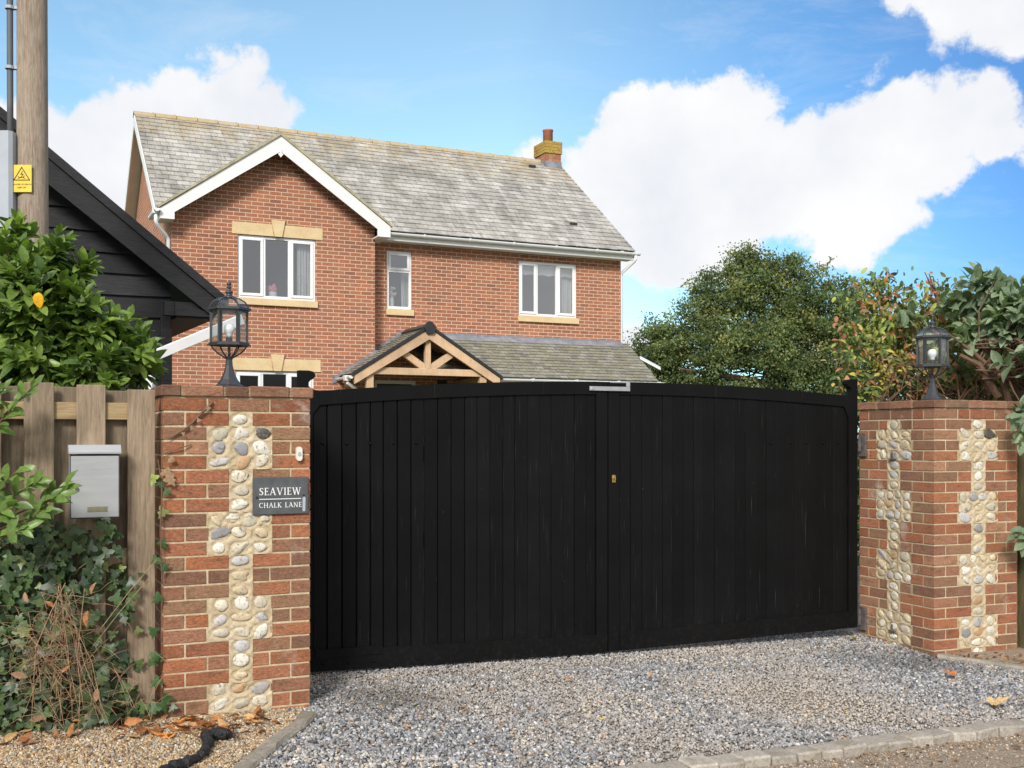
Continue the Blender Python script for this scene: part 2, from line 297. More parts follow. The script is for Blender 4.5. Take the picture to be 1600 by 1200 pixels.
t = NT('gravel_bed'); v = t.n('ShaderNodeTexVoronoi'); v.inputs['Scale'].default_value = 70; t.l(t.tc.outputs['Object'], v.inputs['Vector'])
c = t.ramp(v.outputs['Color'], [(0.0, (0.13, 0.125, 0.12)), (0.35, (0.22, 0.21, 0.205)), (0.6, (0.30, 0.27, 0.24)), (1.0, (0.42, 0.39, 0.35))])
c = t.mix(1.0, c, t.rng(v.outputs['Distance'], 0.0, 0.6, 1.05, 0.45), 'MULTIPLY')
dn = t.noise(1.3, 5, 0.6); c = t.mix(t.rng(dn, 0.35, 0.65, 0.1, 0.6), c, t.mix(t.noise(160, 4, 0.7), (0.28, 0.235, 0.185), (0.52, 0.45, 0.375)))
t.set(c, 0.95, 0, 0.1); t.bump(t.math('MULTIPLY', v.outputs['Distance'], -1.0), 0.7, 0.01); M_GBED = t.m
t = NT('pea_shingle_bed'); v = t.n('ShaderNodeTexVoronoi'); v.inputs['Scale'].default_value = 120; t.l(t.tc.outputs['Object'], v.inputs['Vector'])
c = t.ramp(v.outputs['Color'], [(0.0, (0.16, 0.10, 0.06)), (0.4, (0.34, 0.23, 0.13)), (0.7, (0.50, 0.38, 0.24)), (1.0, (0.62, 0.54, 0.42))])
c = t.mix(1.0, c, t.rng(v.outputs['Distance'], 0.0, 0.6, 1.0, 0.4), 'MULTIPLY'); t.set(c, 0.95, 0, 0.1); t.bump(t.math('MULTIPLY', v.outputs['Distance'], -1.0), 0.7, 0.008); M_PBED = t.m
M_STONES = m_attr('gravel_stone', 0.75, 0.2, 120, 0.3, 0.002)
t = NT('concrete_edging'); n = t.noise(40, 7, 0.72); n2 = t.noise(4, 5, 0.6)
c = t.mix(t.rng(n, 0.3, 0.7), (0.20, 0.175, 0.14), (0.42, 0.385, 0.33)); c = t.mix(t.rng(n2, 0.45, 0.65, 0, 0.5), c, (0.17, 0.15, 0.10)); t.set(c, 0.95, 0, 0.1); t.bump(n, 0.9, 0.01); M_CONC = t.m
t = NT('granite_sett'); n = t.noise(55, 7, 0.72); a = t.attr(); n2 = t.noise(9, 5, 0.6)
c = t.mix(1.0, a, t.rng(n, 0.3, 0.7, 0.66, 1.25), 'MULTIPLY'); c = t.mix(t.rng(n2, 0.5, 0.68, 0, 0.6), c, (0.22, 0.18, 0.12)); t.set(c, 0.9, 0, 0.2); t.bump(n, 0.9, 0.008); M_SETT = t.m
t = NT('worn_asphalt'); n = t.noise(140, 5, 0.75); n2 = t.noise(3, 5, 0.6)
c = t.mix(t.rng(n, 0.3, 0.7), (0.22, 0.20, 0.18), (0.44, 0.40, 0.36)); c = t.mix(t.rng(n2, 0.4, 0.65, 0, 0.4), c, (0.30, 0.24, 0.18)); t.set(c, 0.95, 0, 0.1); t.bump(n, 0.7, 0.006); M_ROAD = t.m
t = NT('dirt_strip'); n = t.noise(60, 8, 0.75); c = t.ramp(n, [(0.3, (0.15, 0.115, 0.085)), (0.5, (0.30, 0.235, 0.175)), (0.62, (0.45, 0.38, 0.30))]); t.set(c, 0.95, 0, 0.1); t.bump(n, 0.9, 0.012); M_DIRT = t.m
t = NT('garden_grass'); n = t.noise(25, 7, 0.7); c = t.ramp(n, [(0.3, (0.035, 0.06, 0.015)), (0.6, (0.09, 0.13, 0.035))]); t.set(c, 0.95, 0, 0.1); t.bump(n, 0.8, 0.02); M_GRASS = t.m

# ------------------------------------------------------------------ mesh helpers
def setcol(me, cols):
    at = me.color_attributes.new('Col', 'FLOAT_COLOR', 'POINT')
    a = np.ones((len(me.vertices), 4), dtype=np.float32); a[:, :3] = cols
    at.data.foreach_set('color', a.ravel())
class MB:
    def __init__(s): s.v = []; s.f = []; s.c = []
    def add(s, vs_, fs, c=(1, 1, 1)):
        o = len(s.v); s.v += [tuple(p) for p in vs_]; s.f += [tuple(i+o for i in f) for f in fs]; s.c += [c]*len(vs_); return s
    def box(s, x0, x1, y0, y1, z0, z1, c=(1, 1, 1), M=None):
        p = [(x0, y0, z0), (x1, y0, z0), (x1, y1, z0), (x0, y1, z0), (x0, y0, z1), (x1, y0, z1), (x1, y1, z1), (x0, y1, z1)]
        if M is not None: p = [M @ Vector(q) for q in p]
        return s.add(p, [(0, 3, 2, 1), (4, 5, 6, 7), (0, 1, 5, 4), (1, 2, 6, 5), (2, 3, 7, 6), (3, 0, 4, 7)], c)
    def cbox(s, x0, x1, y0, y1, z0, z1, b=0.004, c=(1, 1, 1), j=0.0, M=None):
        # chamfered box: 24 vertices
        X = (x0, x1); Y = (y0, y1); Z = (z0, z1); p = []; idx = {}
        for i in (0, 1):
            for k in (0, 1):
                for l in (0, 1):
                    sx, sy, sz = (1 if i == 0 else -1), (1 if k == 0 else -1), (1 if l == 0 else -1)
                    jj = [random.uniform(-j, j) for _ in range(3)]
                    x, y, z = X[i]+jj[0], Y[k]+jj[1], Z[l]+jj[2]
                    for ax, q in enumerate(((x, y+sy*b, z+sz*b), (x+sx*b, y, z+sz*b), (x+sx*b, y+sy*b, z))):
                        idx[(i, k, l, ax)] = len(p); p.append(q)
        g = lambda i, k, l, a: idx[(i, k, l, a)]
        f = []
        for i in (0, 1): f.append([g(i, 0, 0, 0), g(i, 1, 0, 0), g(i, 1, 1, 0), g(i, 0, 1, 0)])
        for k in (0, 1): f.append([g(0, k, 0, 1), g(1, k, 0, 1), g(1, k, 1, 1), g(0, k, 1, 1)])
        for l in (0, 1): f.append([g(0, 0, l, 2), g(1, 0, l, 2), g(1, 1, l, 2), g(0, 1, l, 2)])
        for i in (0, 1):
            for k in (0, 1): f.append([g(i, k, 0, 0), g(i, k, 1, 0), g(i, k, 1, 1), g(i, k, 0, 1)])
            for l in (0, 1): f.append([g(i, 0, l, 0), g(i, 1, l, 0), g(i, 1, l, 2), g(i, 0, l, 2)])
        for k in (0, 1):
            for l in (0, 1): f.append([g(0, k, l, 1), g(1, k, l, 1), g(1, k, l, 2), g(0, k, l, 2)])
        for i in (0, 1):
            for k in (0, 1):
                for l in (0, 1): f.append([g(i, k, l, 0), g(i, k, l, 1), g(i, k, l, 2)])
        if M is not None: p = [M @ Vector(q) for q in p]
        return s.add(p, f, c)
    def prism(s, poly, a0, a1, axis='y', c=(1, 1, 1), M=None):
        n = len(poly)
        def P(u, v, a):
            return {'y': (u, a, v), 'x': (a, u, v), 'z': (u, v, a)}[axis]
        p = [P(u, v, a0) for u, v in poly] + [P(u, v, a1) for u, v in poly]
        if M is not None: p = [M @ Vector(q) for q in p]
        f = [tuple(range(n)), tuple(range(2*n-1, n-1, -1))] + [(i, i+n, (i+1) % n + n, (i+1) % n) for i in range(n)]
        return s.add(p, f, c)
    def tube(s, pts, r, n=8, c=(1, 1, 1), caps=True):
        pts = [Vector(p) for p in pts]; rr = r if isinstance(r, (list, tuple)) else [r]*len(pts)
        rings = []; up = Vector((0, 0, 1))
        d0 = (pts[1]-pts[0]).normalized(); a = d0.cross(up)
        if a.length < 0.1: a = d0.cross(Vector((1, 0, 0)))
        a.normalize()
        for i, p in enumerate(pts):
            d = (pts[min(i+1, len(pts)-1)] - pts[max(i-1, 0)]).normalized()
            a = (a - d*a.dot(d)); a.normalize(); b = d.cross(a)
            rings.append([p + (a*math.cos(2*math.pi*k/n) + b*math.sin(2*math.pi*k/n))*rr[i] for k in range(n)])
        v = [q for rg in rings for q in rg]; f = []
        for i in range(len(pts)-1):
            for k in range(n): f.append((i*n+k, i*n+(k+1) % n, (i+1)*n+(k+1) % n, (i+1)*n+k))
        if caps: f.append(tuple(range(n-1, -1, -1))); f.append(tuple((len(pts)-1)*n+k for k in range(n)))
        return s.add(v, f, c)
    def lathe(s, prof, n=24, ctr=(0, 0, 0), c=(1, 1, 1), rot=0.0):
        v = []; f = []
        for r, z in prof:
            for k in range(n):
                a = rot + 2*math.pi*k/n; v.append((ctr[0]+r*math.cos(a), ctr[1]+r*math.sin(a), ctr[2]+z))
        for i in range(len(prof)-1):
            for k in range(n): f.append((i*n+k, i*n+(k+1) % n, (i+1)*n+(k+1) % n, (i+1)*n+k))
        f.append(tuple(range(n-1, -1, -1))); f.append(tuple((len(prof)-1)*n+k for k in range(n)))
        return s.add(v, f, c)
    def build(s, name, mat, parent=None, smooth=False):
        me = bpy.data.meshes.new(name); me.from_pydata(s.v, [], s.f); setcol(me, np.array(s.c, dtype=np.float32).reshape(-1, 3)); me.materials.append(mat)
        if smooth:
            me.polygons.foreach_set('use_smooth', [True]*len(me.polygons))
        o = bpy.data.objects.new(name, me); col.objects.link(o)
        if parent is not None: o.parent = parent
        return o
def build_np(name, V, F, C, mat, parent=None, smooth=False):
    me = bpy.data.meshes.new(name); nv, nf, k = len(V), len(F), F.shape[1]
    me.vertices.add(nv); me.vertices.foreach_set('co', V.astype(np.float32).ravel())
    me.loops.add(nf*k); me.loops.foreach_set('vertex_index', F.astype(np.int32).ravel())
    me.polygons.add(nf); me.polygons.foreach_set('loop_start', np.arange(0, nf*k, k, dtype=np.int32)); me.polygons.foreach_set('loop_total', np.full(nf, k, dtype=np.int32))
    if smooth: me.polygons.foreach_set('use_smooth', np.ones(nf, dtype=bool))
    me.update(); setcol(me, C); me.materials.append(mat)
    o = bpy.data.objects.new(name, me); col.objects.link(o)
    if parent is not None: o.parent = parent
    return o
def tag(o, label=None, cat=None, group=None, kind=None):
    if label: o['label'] = label
    if cat: o['category'] = cat
    if group: o['group'] = group
    if kind: o['kind'] = kind
    return o
def thing(name, label, cat, loc=(0, 0, 0), rz=0.0, group=None, scale=1.0):
    o = bpy.data.objects.new(name, None); col.objects.link(o); o.location = loc; o.rotation_euler = (0, 0, rz); o.scale = (scale,)*3
    o.empty_display_size = 0.2
    return tag(o, label, cat, group)
def copy_tree(o, parent=None):
    c = o.copy(); col.objects.link(c); c.parent = parent
    for ch in list(o.children): copy_tree(ch, c)
    return c

# ------------------------------------------------------------------ ground levels
def gz(x, y):
    x = np.asarray(x, dtype=float); y = np.asarray(y, dtype=float)
    z = -0.03*(np.clip(x, -4, 4.5)+1.4) + 0.02*(np.clip(y, 4, 9)-5.7)
    k = np.clip((y-9)/6, 0, 1); return z*(1-k)
def G(x, y): return float(gz(x, y))
KD = Vector((math.cos(R(24.4)), math.sin(R(24.4)))); KN = Vector((-KD.y, KD.x)); K0 = Vector((0.743, 5.157))   # back line of the kerb
def kside(x, y): return (np.asarray(x)-K0.x)*KN.x + (np.asarray(y)-K0.y)*KN.y    # >0: driveway side
EDGE = [(-1.075, 5.74), (-1.07, 5.64), (-1.08, 5.54), (-1.105, 5.42), (-1.145, 5.22), (-1.175, 4.98), (-1.20, 4.78), (-1.24, 4.4), (-1.30, 3.9), (-1.36, 3.3), (-1.4, 2.8)]
def edge_x(y):
    ys = np.array([p[1] for p in EDGE])[::-1]; xs = np.array([p[0] for p in EDGE])[::-1]
    return np.interp(y, ys, xs)

def sheet(name, xs, ys, zf, mat):
    X, Y = np.meshgrid(xs, ys); V = np.stack([X.ravel(), Y.ravel(), zf(X.ravel(), Y.ravel())], 1)
    nx, ny = len(xs), len(ys); i = np.arange((ny-1)*(nx-1)); r, c = i//(nx-1), i % (nx-1); a = r*nx+c
    return build_np(name, V, np.stack([a, a+1, a+nx+1, a+nx], 1), np.ones((len(V), 3)), mat)
def spaced(a, b, n): return np.linspace(a, b, n)
gx = np.concatenate([[-3000, -800, -200, -60, -20, -10], spaced(-6, 8, 60), [14, 25, 60, 200, 800, 3000]])
gy = np.concatenate([[-3000, -600, -100, -30, -8, -2], spaced(1, 18, 70), [22, 30, 45, 80, 200, 800, 3000]])
tag(sheet('ground', gx, gy, lambda x, y: gz(x, y)-0.075+0.0*x, M_GRASS), kind='structure')
# driveway sheet, bounded by kerb, edging and running through the gateway up to the house
def strip_sheet(name, left, right, n, zf, mat):
    V = []; 
    for i in range(len(left)):
        for k in range(n+1):
            f = k/n; x = left[i][0]*(1-f)+right[i][0]*f; y = left[i][1]*(1-f)+right[i][1]*f; V.append((x, y, zf(x, y)))
    V = np.array(V); F = []
    for i in range(len(left)-1):
        for k in range(n): a = i*(n+1)+k; F.append((a, a+1, a+n+2, a+n+1))
    return build_np(name, V, np.array(F), np.ones((len(V), 3)), mat)
def kpt(s, d=0.0): p = K0+KD*s+KN*d; return (p.x, p.y)
drv_l = [kpt(-2.35+0.03*i, 0) for i in range(1)]
lefts = [(edge_x(y)+0.03, y) for y in np.linspace(4.15, 5.85, 18)] + [(-1.3, 6.1), (-1.6, 6.5), (-2.0, 8), (-3.2, 11), (-5, 16)]
rights = []
for (x, y) in lefts:
    # follow the kerb until it leaves towards the right-hand pier, then the garden side
    rights.append(kpt(min(4.6, max(0.0, (y-4.2)*3.2))) if y < 5.8 else ((4.6, 7.2) if y < 7 else (5.2, y+2.5)))
tag(strip_sheet('driveway', lefts, rights, 24, lambda x, y: G(x, y)-0.012, M_GBED), kind='structure')
# shingle bed on the left between fence, pier and the concrete edging
Ls = [(-5.0, y) for y in np.linspace(2.6, 7.2, 24)]; Rs = [(edge_x(y)-0.03 if y < 5.78 else -1.15, y) for y in np.linspace(2.6, 7.2, 24)]
tag(strip_sheet('shingle_bed', Ls, Rs, 16, lambda x, y: G(x, y)-0.006, M_PBED), kind='structure')
# dirt strip and lane in front of the kerb
DW_ = 0.42
def lane_z(x, y): return G(x, y)-0.036
V0 = [kpt(s, -0.14) for s in np.linspace(-4.5, 14, 60)]; V1 = [kpt(s, -0.14-DW_) for s in np.linspace(-4.5, 14, 60)]
tag(strip_sheet('verge', V0, V1, 6, lambda x, y: lane_z(x, y)+0.004*0, M_DIRT), kind='structure')
V2 = [kpt(s, -0.14-DW_+0.02) for s in np.linspace(-12, 30, 60)]; V3 = [kpt(s, -6.0) for s in np.linspace(-12, 30, 60)]
tag(strip_sheet('road', V2, V3, 10, lambda x, y: lane_z(x, y)-0.004, M_ROAD), kind='structure')

# kerb of granite setts
mb = MB(); s = -1.9
while s < 9.0:
    L = random.uniform(0.125, 0.165); c0 = random.uniform(0.34, 0.48); g = (c0, c0*0.90, c0*0.77)
    p = K0+KD*(s+L/2)+KN*(-0.075+random.uniform(-0.006, 0.006)); z = G(p.x, p.y)
    M = Matrix.Translation((p.x, p.y, z+random.uniform(-0.004, 0.005))) @ Matrix.Rotation(R(24.4)+random.uniform(-0.04, 0.04), 4, 'Z') @ Matrix.Rotation(random.uniform(-0.03, 0.03), 4, 'Y')
    mb.cbox(-L/2, L/2, -0.068, 0.070, -0.09, 0.006, 0.010, g, 0.006, M); s += L+0.005
tag(mb.build('kerb', M_SETT), kind='structure')
# concrete edging, left of the drive
def ribbon(name, pts, w, zt, zb, mat, jit=0.004):
    mb = MB(); n = len(pts); v = []
    for i, (x, y) in enumerate(pts):
        a = Vector(pts[min(i+1, n-1)])-Vector(pts[max(i-1, 0)]); a.normalize(); nn = Vector((-a.y, a.x))
        z = G(x, y); j = lambda: random.uniform(-jit, jit)
        for (o, zz) in ((-w/2, zb), (-w/2, zt-0.014), (-w/2+0.014, zt), (w/2-0.014, zt), (w/2, zt-0.014), (w/2, zb)):
            v.append((x+nn.x*o+j(), y+nn.y*o+j(), z+zz+j()))
    f = []
    for i in range(n-1):
        for k in range(5): f.append((i*6+k, i*6+k+1, (i+1)*6+k+1, (i+1)*6+k))
    f += [tuple(range(6)), tuple((n-1)*6+k for k in range(5, -1, -1))]
    mb.add(v, f); return tag(mb.build(name, mat), kind='structure')
def dense(pts, step=0.06):
    o = []
    for a, b in zip(pts[:-1], pts[1:]):
        L = math.dist(a, b); m = max(1, int(L/step))
        for i in range(m): o.append((a[0]+(b[0]-a[0])*i/m, a[1]+(b[1]-a[1])*i/m))
    return o+[pts[-1]]
ribbon('edging', dense(EDGE), 0.095, 0.022, -0.1, M_CONC)
ribbon('edging', dense([(3.0, 7.66), (3.25, 7.50), (3.6, 7.22), (4.0, 6.98), (4.8, 6.6)]), 0.085, 0.028, -0.1, M_CONC)
# litter-covered soil strip behind the right-hand edging, at the foot of the pier
tag(strip_sheet('soil', [(3.0, 7.70), (3.3, 7.50), (3.65, 7.24), (4.1, 6.99), (5, 6.6)], [(3.04, 7.76), (3.45, 7.93), (3.8, 8.1), (4.4, 8.4), (6, 9)], 6, lambda x, y: G(x, y)+0.004, M_DIRT), kind='structure')

# loose stones
ph = (1+5**0.5)/2
ICO = np.array([(-1, ph, 0), (1, ph, 0), (-1, -ph, 0), (1, -ph, 0), (0, -1, ph), (0, 1, ph), (0, -1, -ph), (0, 1, -ph), (ph, 0, -1), (ph, 0, 1), (-ph, 0, -1), (-ph, 0, 1)])/math.sqrt(1+ph*ph)
ICF = np.array([(0, 11, 5), (0, 5, 1), (0, 1, 7), (0, 7, 10), (0, 10, 11), (1, 5, 9), (5, 11, 4), (11, 10, 2), (10, 7, 6), (7, 1, 8), (3, 9, 4), (3, 4, 2), (3, 2, 6), (3, 6, 8), (3, 8, 9), (4, 9, 5), (2, 4, 11), (6, 2, 10), (8, 6, 7), (9, 8, 1)])
def rotmats(n, tilt=1.0):
    q = rng.normal(size=(n, 4)); q[:, 1:3] *= tilt; q /= np.linalg.norm(q, axis=1)[:, None]
    w, x, y, z = q.T
    return np.stack([1-2*(y*y+z*z), 2*(x*y-z*w), 2*(x*z+y*w), 2*(x*y+z*w), 1-2*(x*x+z*z), 2*(y*z-x*w), 2*(x*z-y*w), 2*(y*z+x*w), 1-2*(x*x+y*y)], 1).reshape(n, 3, 3)
def stones(name, P, r, C, flat=(1, 0.8, 0.55)):
    n = len(P); V = ICO[None]*(1+rng.uniform(-0.22, 0.22, (n, 12, 1)))*np.array(flat)*r[:, None, None]*rng.uniform(0.8, 1.2, (n, 1, 3))
    V = np.einsum('nij,nvj->nvi', rotmats(n, 0.45), V)+P[:, None, :]
    F = (ICF[None]+(np.arange(n)*12)[:, None, None]).reshape(-1, 3)
    return build_np(name, V.reshape(-1, 3), F, np.repeat(C, 12, axis=0), M_STONES)
def vnoise(x, y, f, seed):
    r_ = np.random.default_rng(seed); g = r_.random((64, 64)); u = (x*f) % 63; v = (y*f) % 63
    i, j = u.astype(int), v.astype(int); a, b = u-i, v-j; a = a*a*(3-2*a); b = b*b*(3-2*b)
    return (g[i, j]*(1-a)+g[i+1, j]*a)*(1-b)+(g[i, j+1]*(1-a)+g[i+1, j+1]*a)*b
PAL = np.array([(0.24, 0.235, 0.235), (0.36, 0.355, 0.355), (0.15, 0.15, 0.155), (0.46, 0.45, 0.435), (0.40, 0.35, 0.29), (0.27, 0.225, 0.185), (0.58, 0.56, 0.52), (0.44, 0.29, 0.17), (0.09, 0.09, 0.095), (0.29, 0.30, 0.315)])
PW = np.array([16, 16, 13, 11, 8, 6, 5, 1.6, 8, 15]); PW = PW/PW.sum()
N = 215000
x = rng.uniform(-1.5, 5.2, N); y = rng.uniform(3.9, 9.2, N)
BX, BY = 3.0-0.385*0.0, 7.73
inside = (kside(x, y) > 0.0) & ((x > edge_x(y)+0.042) | (y > 5.76)) 
gl = (x+1.226)*(-math.sin(R(23.56)))+(y-6.6)*math.cos(R(23.56))      # behind the gate line
inside &= gl < 0.7
pu = (x+1.803)*0.9063+(y-5.57)*0.4226; pw = -(x+1.803)*0.4226+(y-5.57)*0.9063; inside &= ~((pu < 0.775) & (pw > -0.02) & (pw < 0.82)); inside &= ~((pu < 0.5) & (pw > 0.8))
u1 = (x-3.0)*0.925+(y-7.73)*0.38; w1 = -(x-3.0)*0.38+(y-7.73)*0.925
inside &= ~((u1 > -0.02) & (w1 > -0.02))
ex = np.interp(x, [3.0, 3.25, 3.6, 4.0, 4.8], [7.66, 7.50, 7.22, 6.98, 6.6]); inside &= ~((x > 2.96) & (y > ex-0.045))
inside &= (x/y < 0.62)
patch = vnoise(x+9, y+3, 1.1, 5)*0.6+vnoise(x, y, 2.7, 6)*0.4
worn = np.clip((patch-0.42)/0.35, 0, 1)*0.8
worn = np.maximum(worn*0.7, np.clip(1.35-np.hypot((x-1.62-(6.5-y)*0.35)/0.62, (y-6.35)/0.62), 0, 1)*np.clip(0.35+1.1*patch, 0, 1)*1.15); worn = np.maximum(worn, np.clip(1.1-np.abs((x+1.226)*(-0.3997)+(y-6.6)*0.9166+0.16)/0.14, 0, 1)*(x < 2.0)*0.75)
worn = np.clip(worn, 0, 1); inside &= rng.random(N) > worn*0.35
x, y, worn = x[inside], y[inside], worn[inside]; n = len(x)
r = rng.gamma(6, 0.0014, n)+0.0035; r = np.clip(r, 0.004, 0.019); r *= 0.90*(1-0.35*worn); r *= rng.uniform(0.8, 1.15, n)
C = PAL[rng.choice(len(PAL), n, p=PW)]*rng.uniform(0.56, 1.16, (n, 1))*np.array((0.985, 1.0, 1.03)); C = C*(1-0.65*worn[:, None])+np.array((0.47, 0.405, 0.335))*0.65*worn[:, None]
near = (vnoise(x, y+2, 1.6, 11) > 0.62)[:, None]; C = np.where(near & (rng.random((n, 1)) < 0.13), np.array((0.52, 0.44, 0.34)), C)
darker_patch = np.clip(1.1-np.hypot((x+0.75)/0.5, (y-6.1)/0.35), 0, 1)+np.clip(1.2-np.hypot((x-2.75)/0.55, (y-7.6)/0.45), 0, 1); C = C*(1-0.42*np.clip(darker_patch*(0.5+vnoise(x, y, 3.0, 8)), 0, 1))[:, None]  # gravel coloured darker in two soft patches by the piers
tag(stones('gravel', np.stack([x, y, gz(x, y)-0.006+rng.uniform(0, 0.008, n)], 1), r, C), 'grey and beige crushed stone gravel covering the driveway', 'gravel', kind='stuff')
N = 60000
x = rng.uniform(-3.2, -1.0, N); y = rng.uniform(4.3, 5.95, N); k = (x < edge_x(y)-0.05) & (x/y > -0.55)
k &= ((x+1.803)*-0.4226+(y-5.57)*0.906 < 0.0); x, y = x[k], y[k]; n = len(x)
PP = np.array([(0.62, 0.45, 0.25), (0.70, 0.60, 0.44), (0.50, 0.30, 0.14), (0.42, 0.33, 0.24), (0.74, 0.70, 0.60), (0.25, 0.16, 0.10), (0.36, 0.35, 0.34)])
C = PP[rng.choice(7, n, p=[.26, .15, .18, .15, .06, .13, .07])]*rng.uniform(0.48, 0.92, (n, 1))
tag(stones('pea_shingle', np.stack([x, y, gz(x, y)-0.002+rng.uniform(0, 0.006, n)], 1), np.clip(rng.gamma(8, 0.0008, n), 0.003, 0.011), C, (1, 0.85, 0.7)), 'golden pea shingle in front of the left pier and fence', 'shingle', kind='stuff')

# ------------------------------------------------------------------ leaves
def leaf_template(kind):
    if kind == 'laurel':
        L = [0, 0.15, 0.4, 0.65, 0.85, 1.0]; W = [0.02, 0.125, 0.215, 0.215, 0.13, 0.0]
    elif kind == 'round':
        L = [0, 0.12, 0.35, 0.62, 0.85, 1.0]; W = [0.02, 0.18, 0.30, 0.28, 0.15, 0.0]
    elif kind == 'narrow':
        L = [0, 0.2, 0.5, 0.8, 1.0]; W = [0.01, 0.09, 0.13, 0.08, 0.0]
    V = []; F = []
    for i, (l, w) in enumerate(zip(L, W)):
        bend = -0.22*l*l
        V += [(l, -w, bend+0.32*w), (l, 0, bend), (l, w, bend+0.32*w)]
    for i in range(len(L)-1):
        a = i*3; F += [(a, a+3, a+4, a+1), (a+1, a+4, a+5, a+2)]
    return np.array(V), np.array(F)
def ivy_template():
    out = [(0, 0), (-0.10, -0.30), (-0.05, -0.50), (0.22, -0.42), (0.30, -0.24), (0.52, -0.36), (0.62, -0.20), (0.66, -0.13), (1.0, 0)]
    o2 = out + [(x_, -y_) for x_, y_ in out[-2:0:-1]]
    V = [(0.30, 0, 0.0)]+[(x_, y_, -0.12*abs(y_)-0.10*x_*x_) for x_, y_ in o2]; n = len(o2)
    F = [(0, 1+i, 1+(i+1) % n, 1+(i+1) % n) for i in range(n)]
    return np.array(V), np.array([(a, b, c) for a, b, c, d in F])
def place_leaves(name, tmpl, P, Dr, Up, S, C, mat, parent=None, curl=None):
    TV, TF = tmpl; n = len(P)
    Dr = Dr/np.linalg.norm(Dr, axis=1)[:, None]; Sd = np.cross(Up, Dr); Sd /= (np.linalg.norm(Sd, axis=1)[:, None]+1e-9); Nn = np.cross(Dr, Sd)
    T = np.repeat(TV[None], n, 0).copy()
    if curl is None: curl = rng.uniform(0.3, 1.8, n)
    T[:, :, 2] *= curl[:, None]; T[:, :, 1] *= rng.uniform(0.85, 1.15, (n, 1))
    T[:, :, 2] += rng.normal(0, 0.02, T[:, :, 2].shape)
    V = (T[:, :, 0:1]*Dr[:, None]+T[:, :, 1:2]*Sd[:, None]+T[:, :, 2:3]*Nn[:, None])*S[:, None, None]+P[:, None]
    F = (TF[None]+(np.arange(n)*len(TV))[:, None, None]).reshape(-1, TF.shape[1])
    return build_np(name, V.reshape(-1, 3), F, np.repeat(C, len(TV), 0), mat, parent, smooth=False)
def wp(px, py, Z): return np.array(((px-800)/1700*Z, Z, EYE+(685-py)/1700*Z))     # a point on the bearing (px,py) at depth Z
def unit(v): return v/(np.linalg.norm(v, axis=-1, keepdims=True)+1e-9)
def pal(cols, w, n, lo=0.8, hi=1.2):
    w = np.array(w, float); return np.array(cols)[rng.choice(len(cols), n, p=w/w.sum())]*rng.uniform(lo, hi, (n, 1))
def shoots(centres, outward, nleaf, leafL, spread=0.9, length=0.16, droop=0.0):
    """leaves in whorls along short shoots -> arrays"""
    P, Dr, Up, S, idx = [], [], [], [], []
    for si, (c, o) in enumerate(zip(centres, outward)):
        o = o/np.linalg.norm(o); a = np.cross(o, (0.1, 0.2, 1)); a /= np.linalg.norm(a); b = np.cross(o, a); ph0 = random.uniform(0, 6.28)
        for k in range(nleaf):
            f = k/(nleaf-1+1e-6); ang = ph0+k*2.4; rad = a*math.cos(ang)+b*math.sin(ang)
            sp_ = spread*(1.15-0.75*f); d = o*(1-0.25*sp_)+rad*sp_+np.array((0, 0, -droop*(1-f)+0.1*f))+rng.normal(0, 0.12, 3)
            P.append(c+o*(f-1)*length); Dr.append(d); Up.append(o+np.array((0, 0, 0.8))+rng.normal(0, 0.2, 3)); S.append(leafL*random.uniform(0.65, 1.15)*(1-0.25*f)); idx.append(si)
    return np.array(P), np.array(Dr), np.array(Up), np.array(S), np.array(idx)

# ================================================================== HOUSE (local frame: x along front, y into the house, z up)
TH = R(25)
house = thing('brick_house', 'two-storey red brick house with grey slate roof, front gable and oak porch behind the gate', 'house', (-6.23, 19.9, 0), TH)
XR = 9.75; YF = 0.4; YB = 7.2; SL = 0.757
def roof_z(y): return 5.60+(y-0.1)*SL
def wall_front(mb, x0, x1, z0, z1, y, holes, depth=0.10):
    xs = sorted({x0, x1, *[h[0] for h in holes], *[h[1] for h in holes]}); zs = sorted({z0, z1, *[h[2] for h in holes], *[h[3] for h in holes]})
    for a, b in zip(xs[:-1], xs[1:]):
        for c, d in zip(zs[:-1], zs[1:]):
            if any(a >= h[0]-1e-6 and b <= h[1]+1e-6 and c >= h[2]-1e-6 and d <= h[3]+1e-6 for h in holes): continue
            mb.add([(a, y, c), (b, y, c), (b, y, d), (a, y, d)], [(0, 1, 2, 3)])
    for (a, b, c, d) in holes:
        mb.add([(a, y, c), (b, y, c), (b, y, d), (a, y, d), (a, y+depth, c), (b, y+depth, c), (b, y+depth, d), (a, y+depth, d)], [(0, 4, 5, 1), (1, 5, 6, 2), (2, 6, 7, 3), (3, 7, 4, 0)])
W1 = (1.20, 2.685, 4.10, 5.285); W2 = (7.22, 8.635, 4.09, 5.27); WN = (4.26, 4.80, 4.085, 5.27); W3 = (1.15, 2.655, 1.45, 2.725); DR = (3.99, 4.89, 0.05, 2.63); SLT = (5.35, 5.57, 0.5, 2.66)
mb = MB(); wall_front(mb, 0, 3.88, -0.2, 5.45, 0, [W1, W3])
mb.add([(0, 0, 5.45), (3.88, 0, 5.45), (3.88, 0, 5.7), (1.94, 0, 7.05), (0, 0, 5.7)], [(0, 1, 2, 3, 4)])
mb.add([(3.88, 0, -0.2), (3.88, YF, -0.2), (3.88, YF, 5.6), (3.88, 0, 5.6)], [(0, 1, 2, 3)])
mb.build('wall', M_HB, house)
mb = MB(); wall_front(mb, 3.88, XR, -0.2, 5.5, YF, [W2, WN, DR, SLT]); mb.build('wall', M_HB, house)
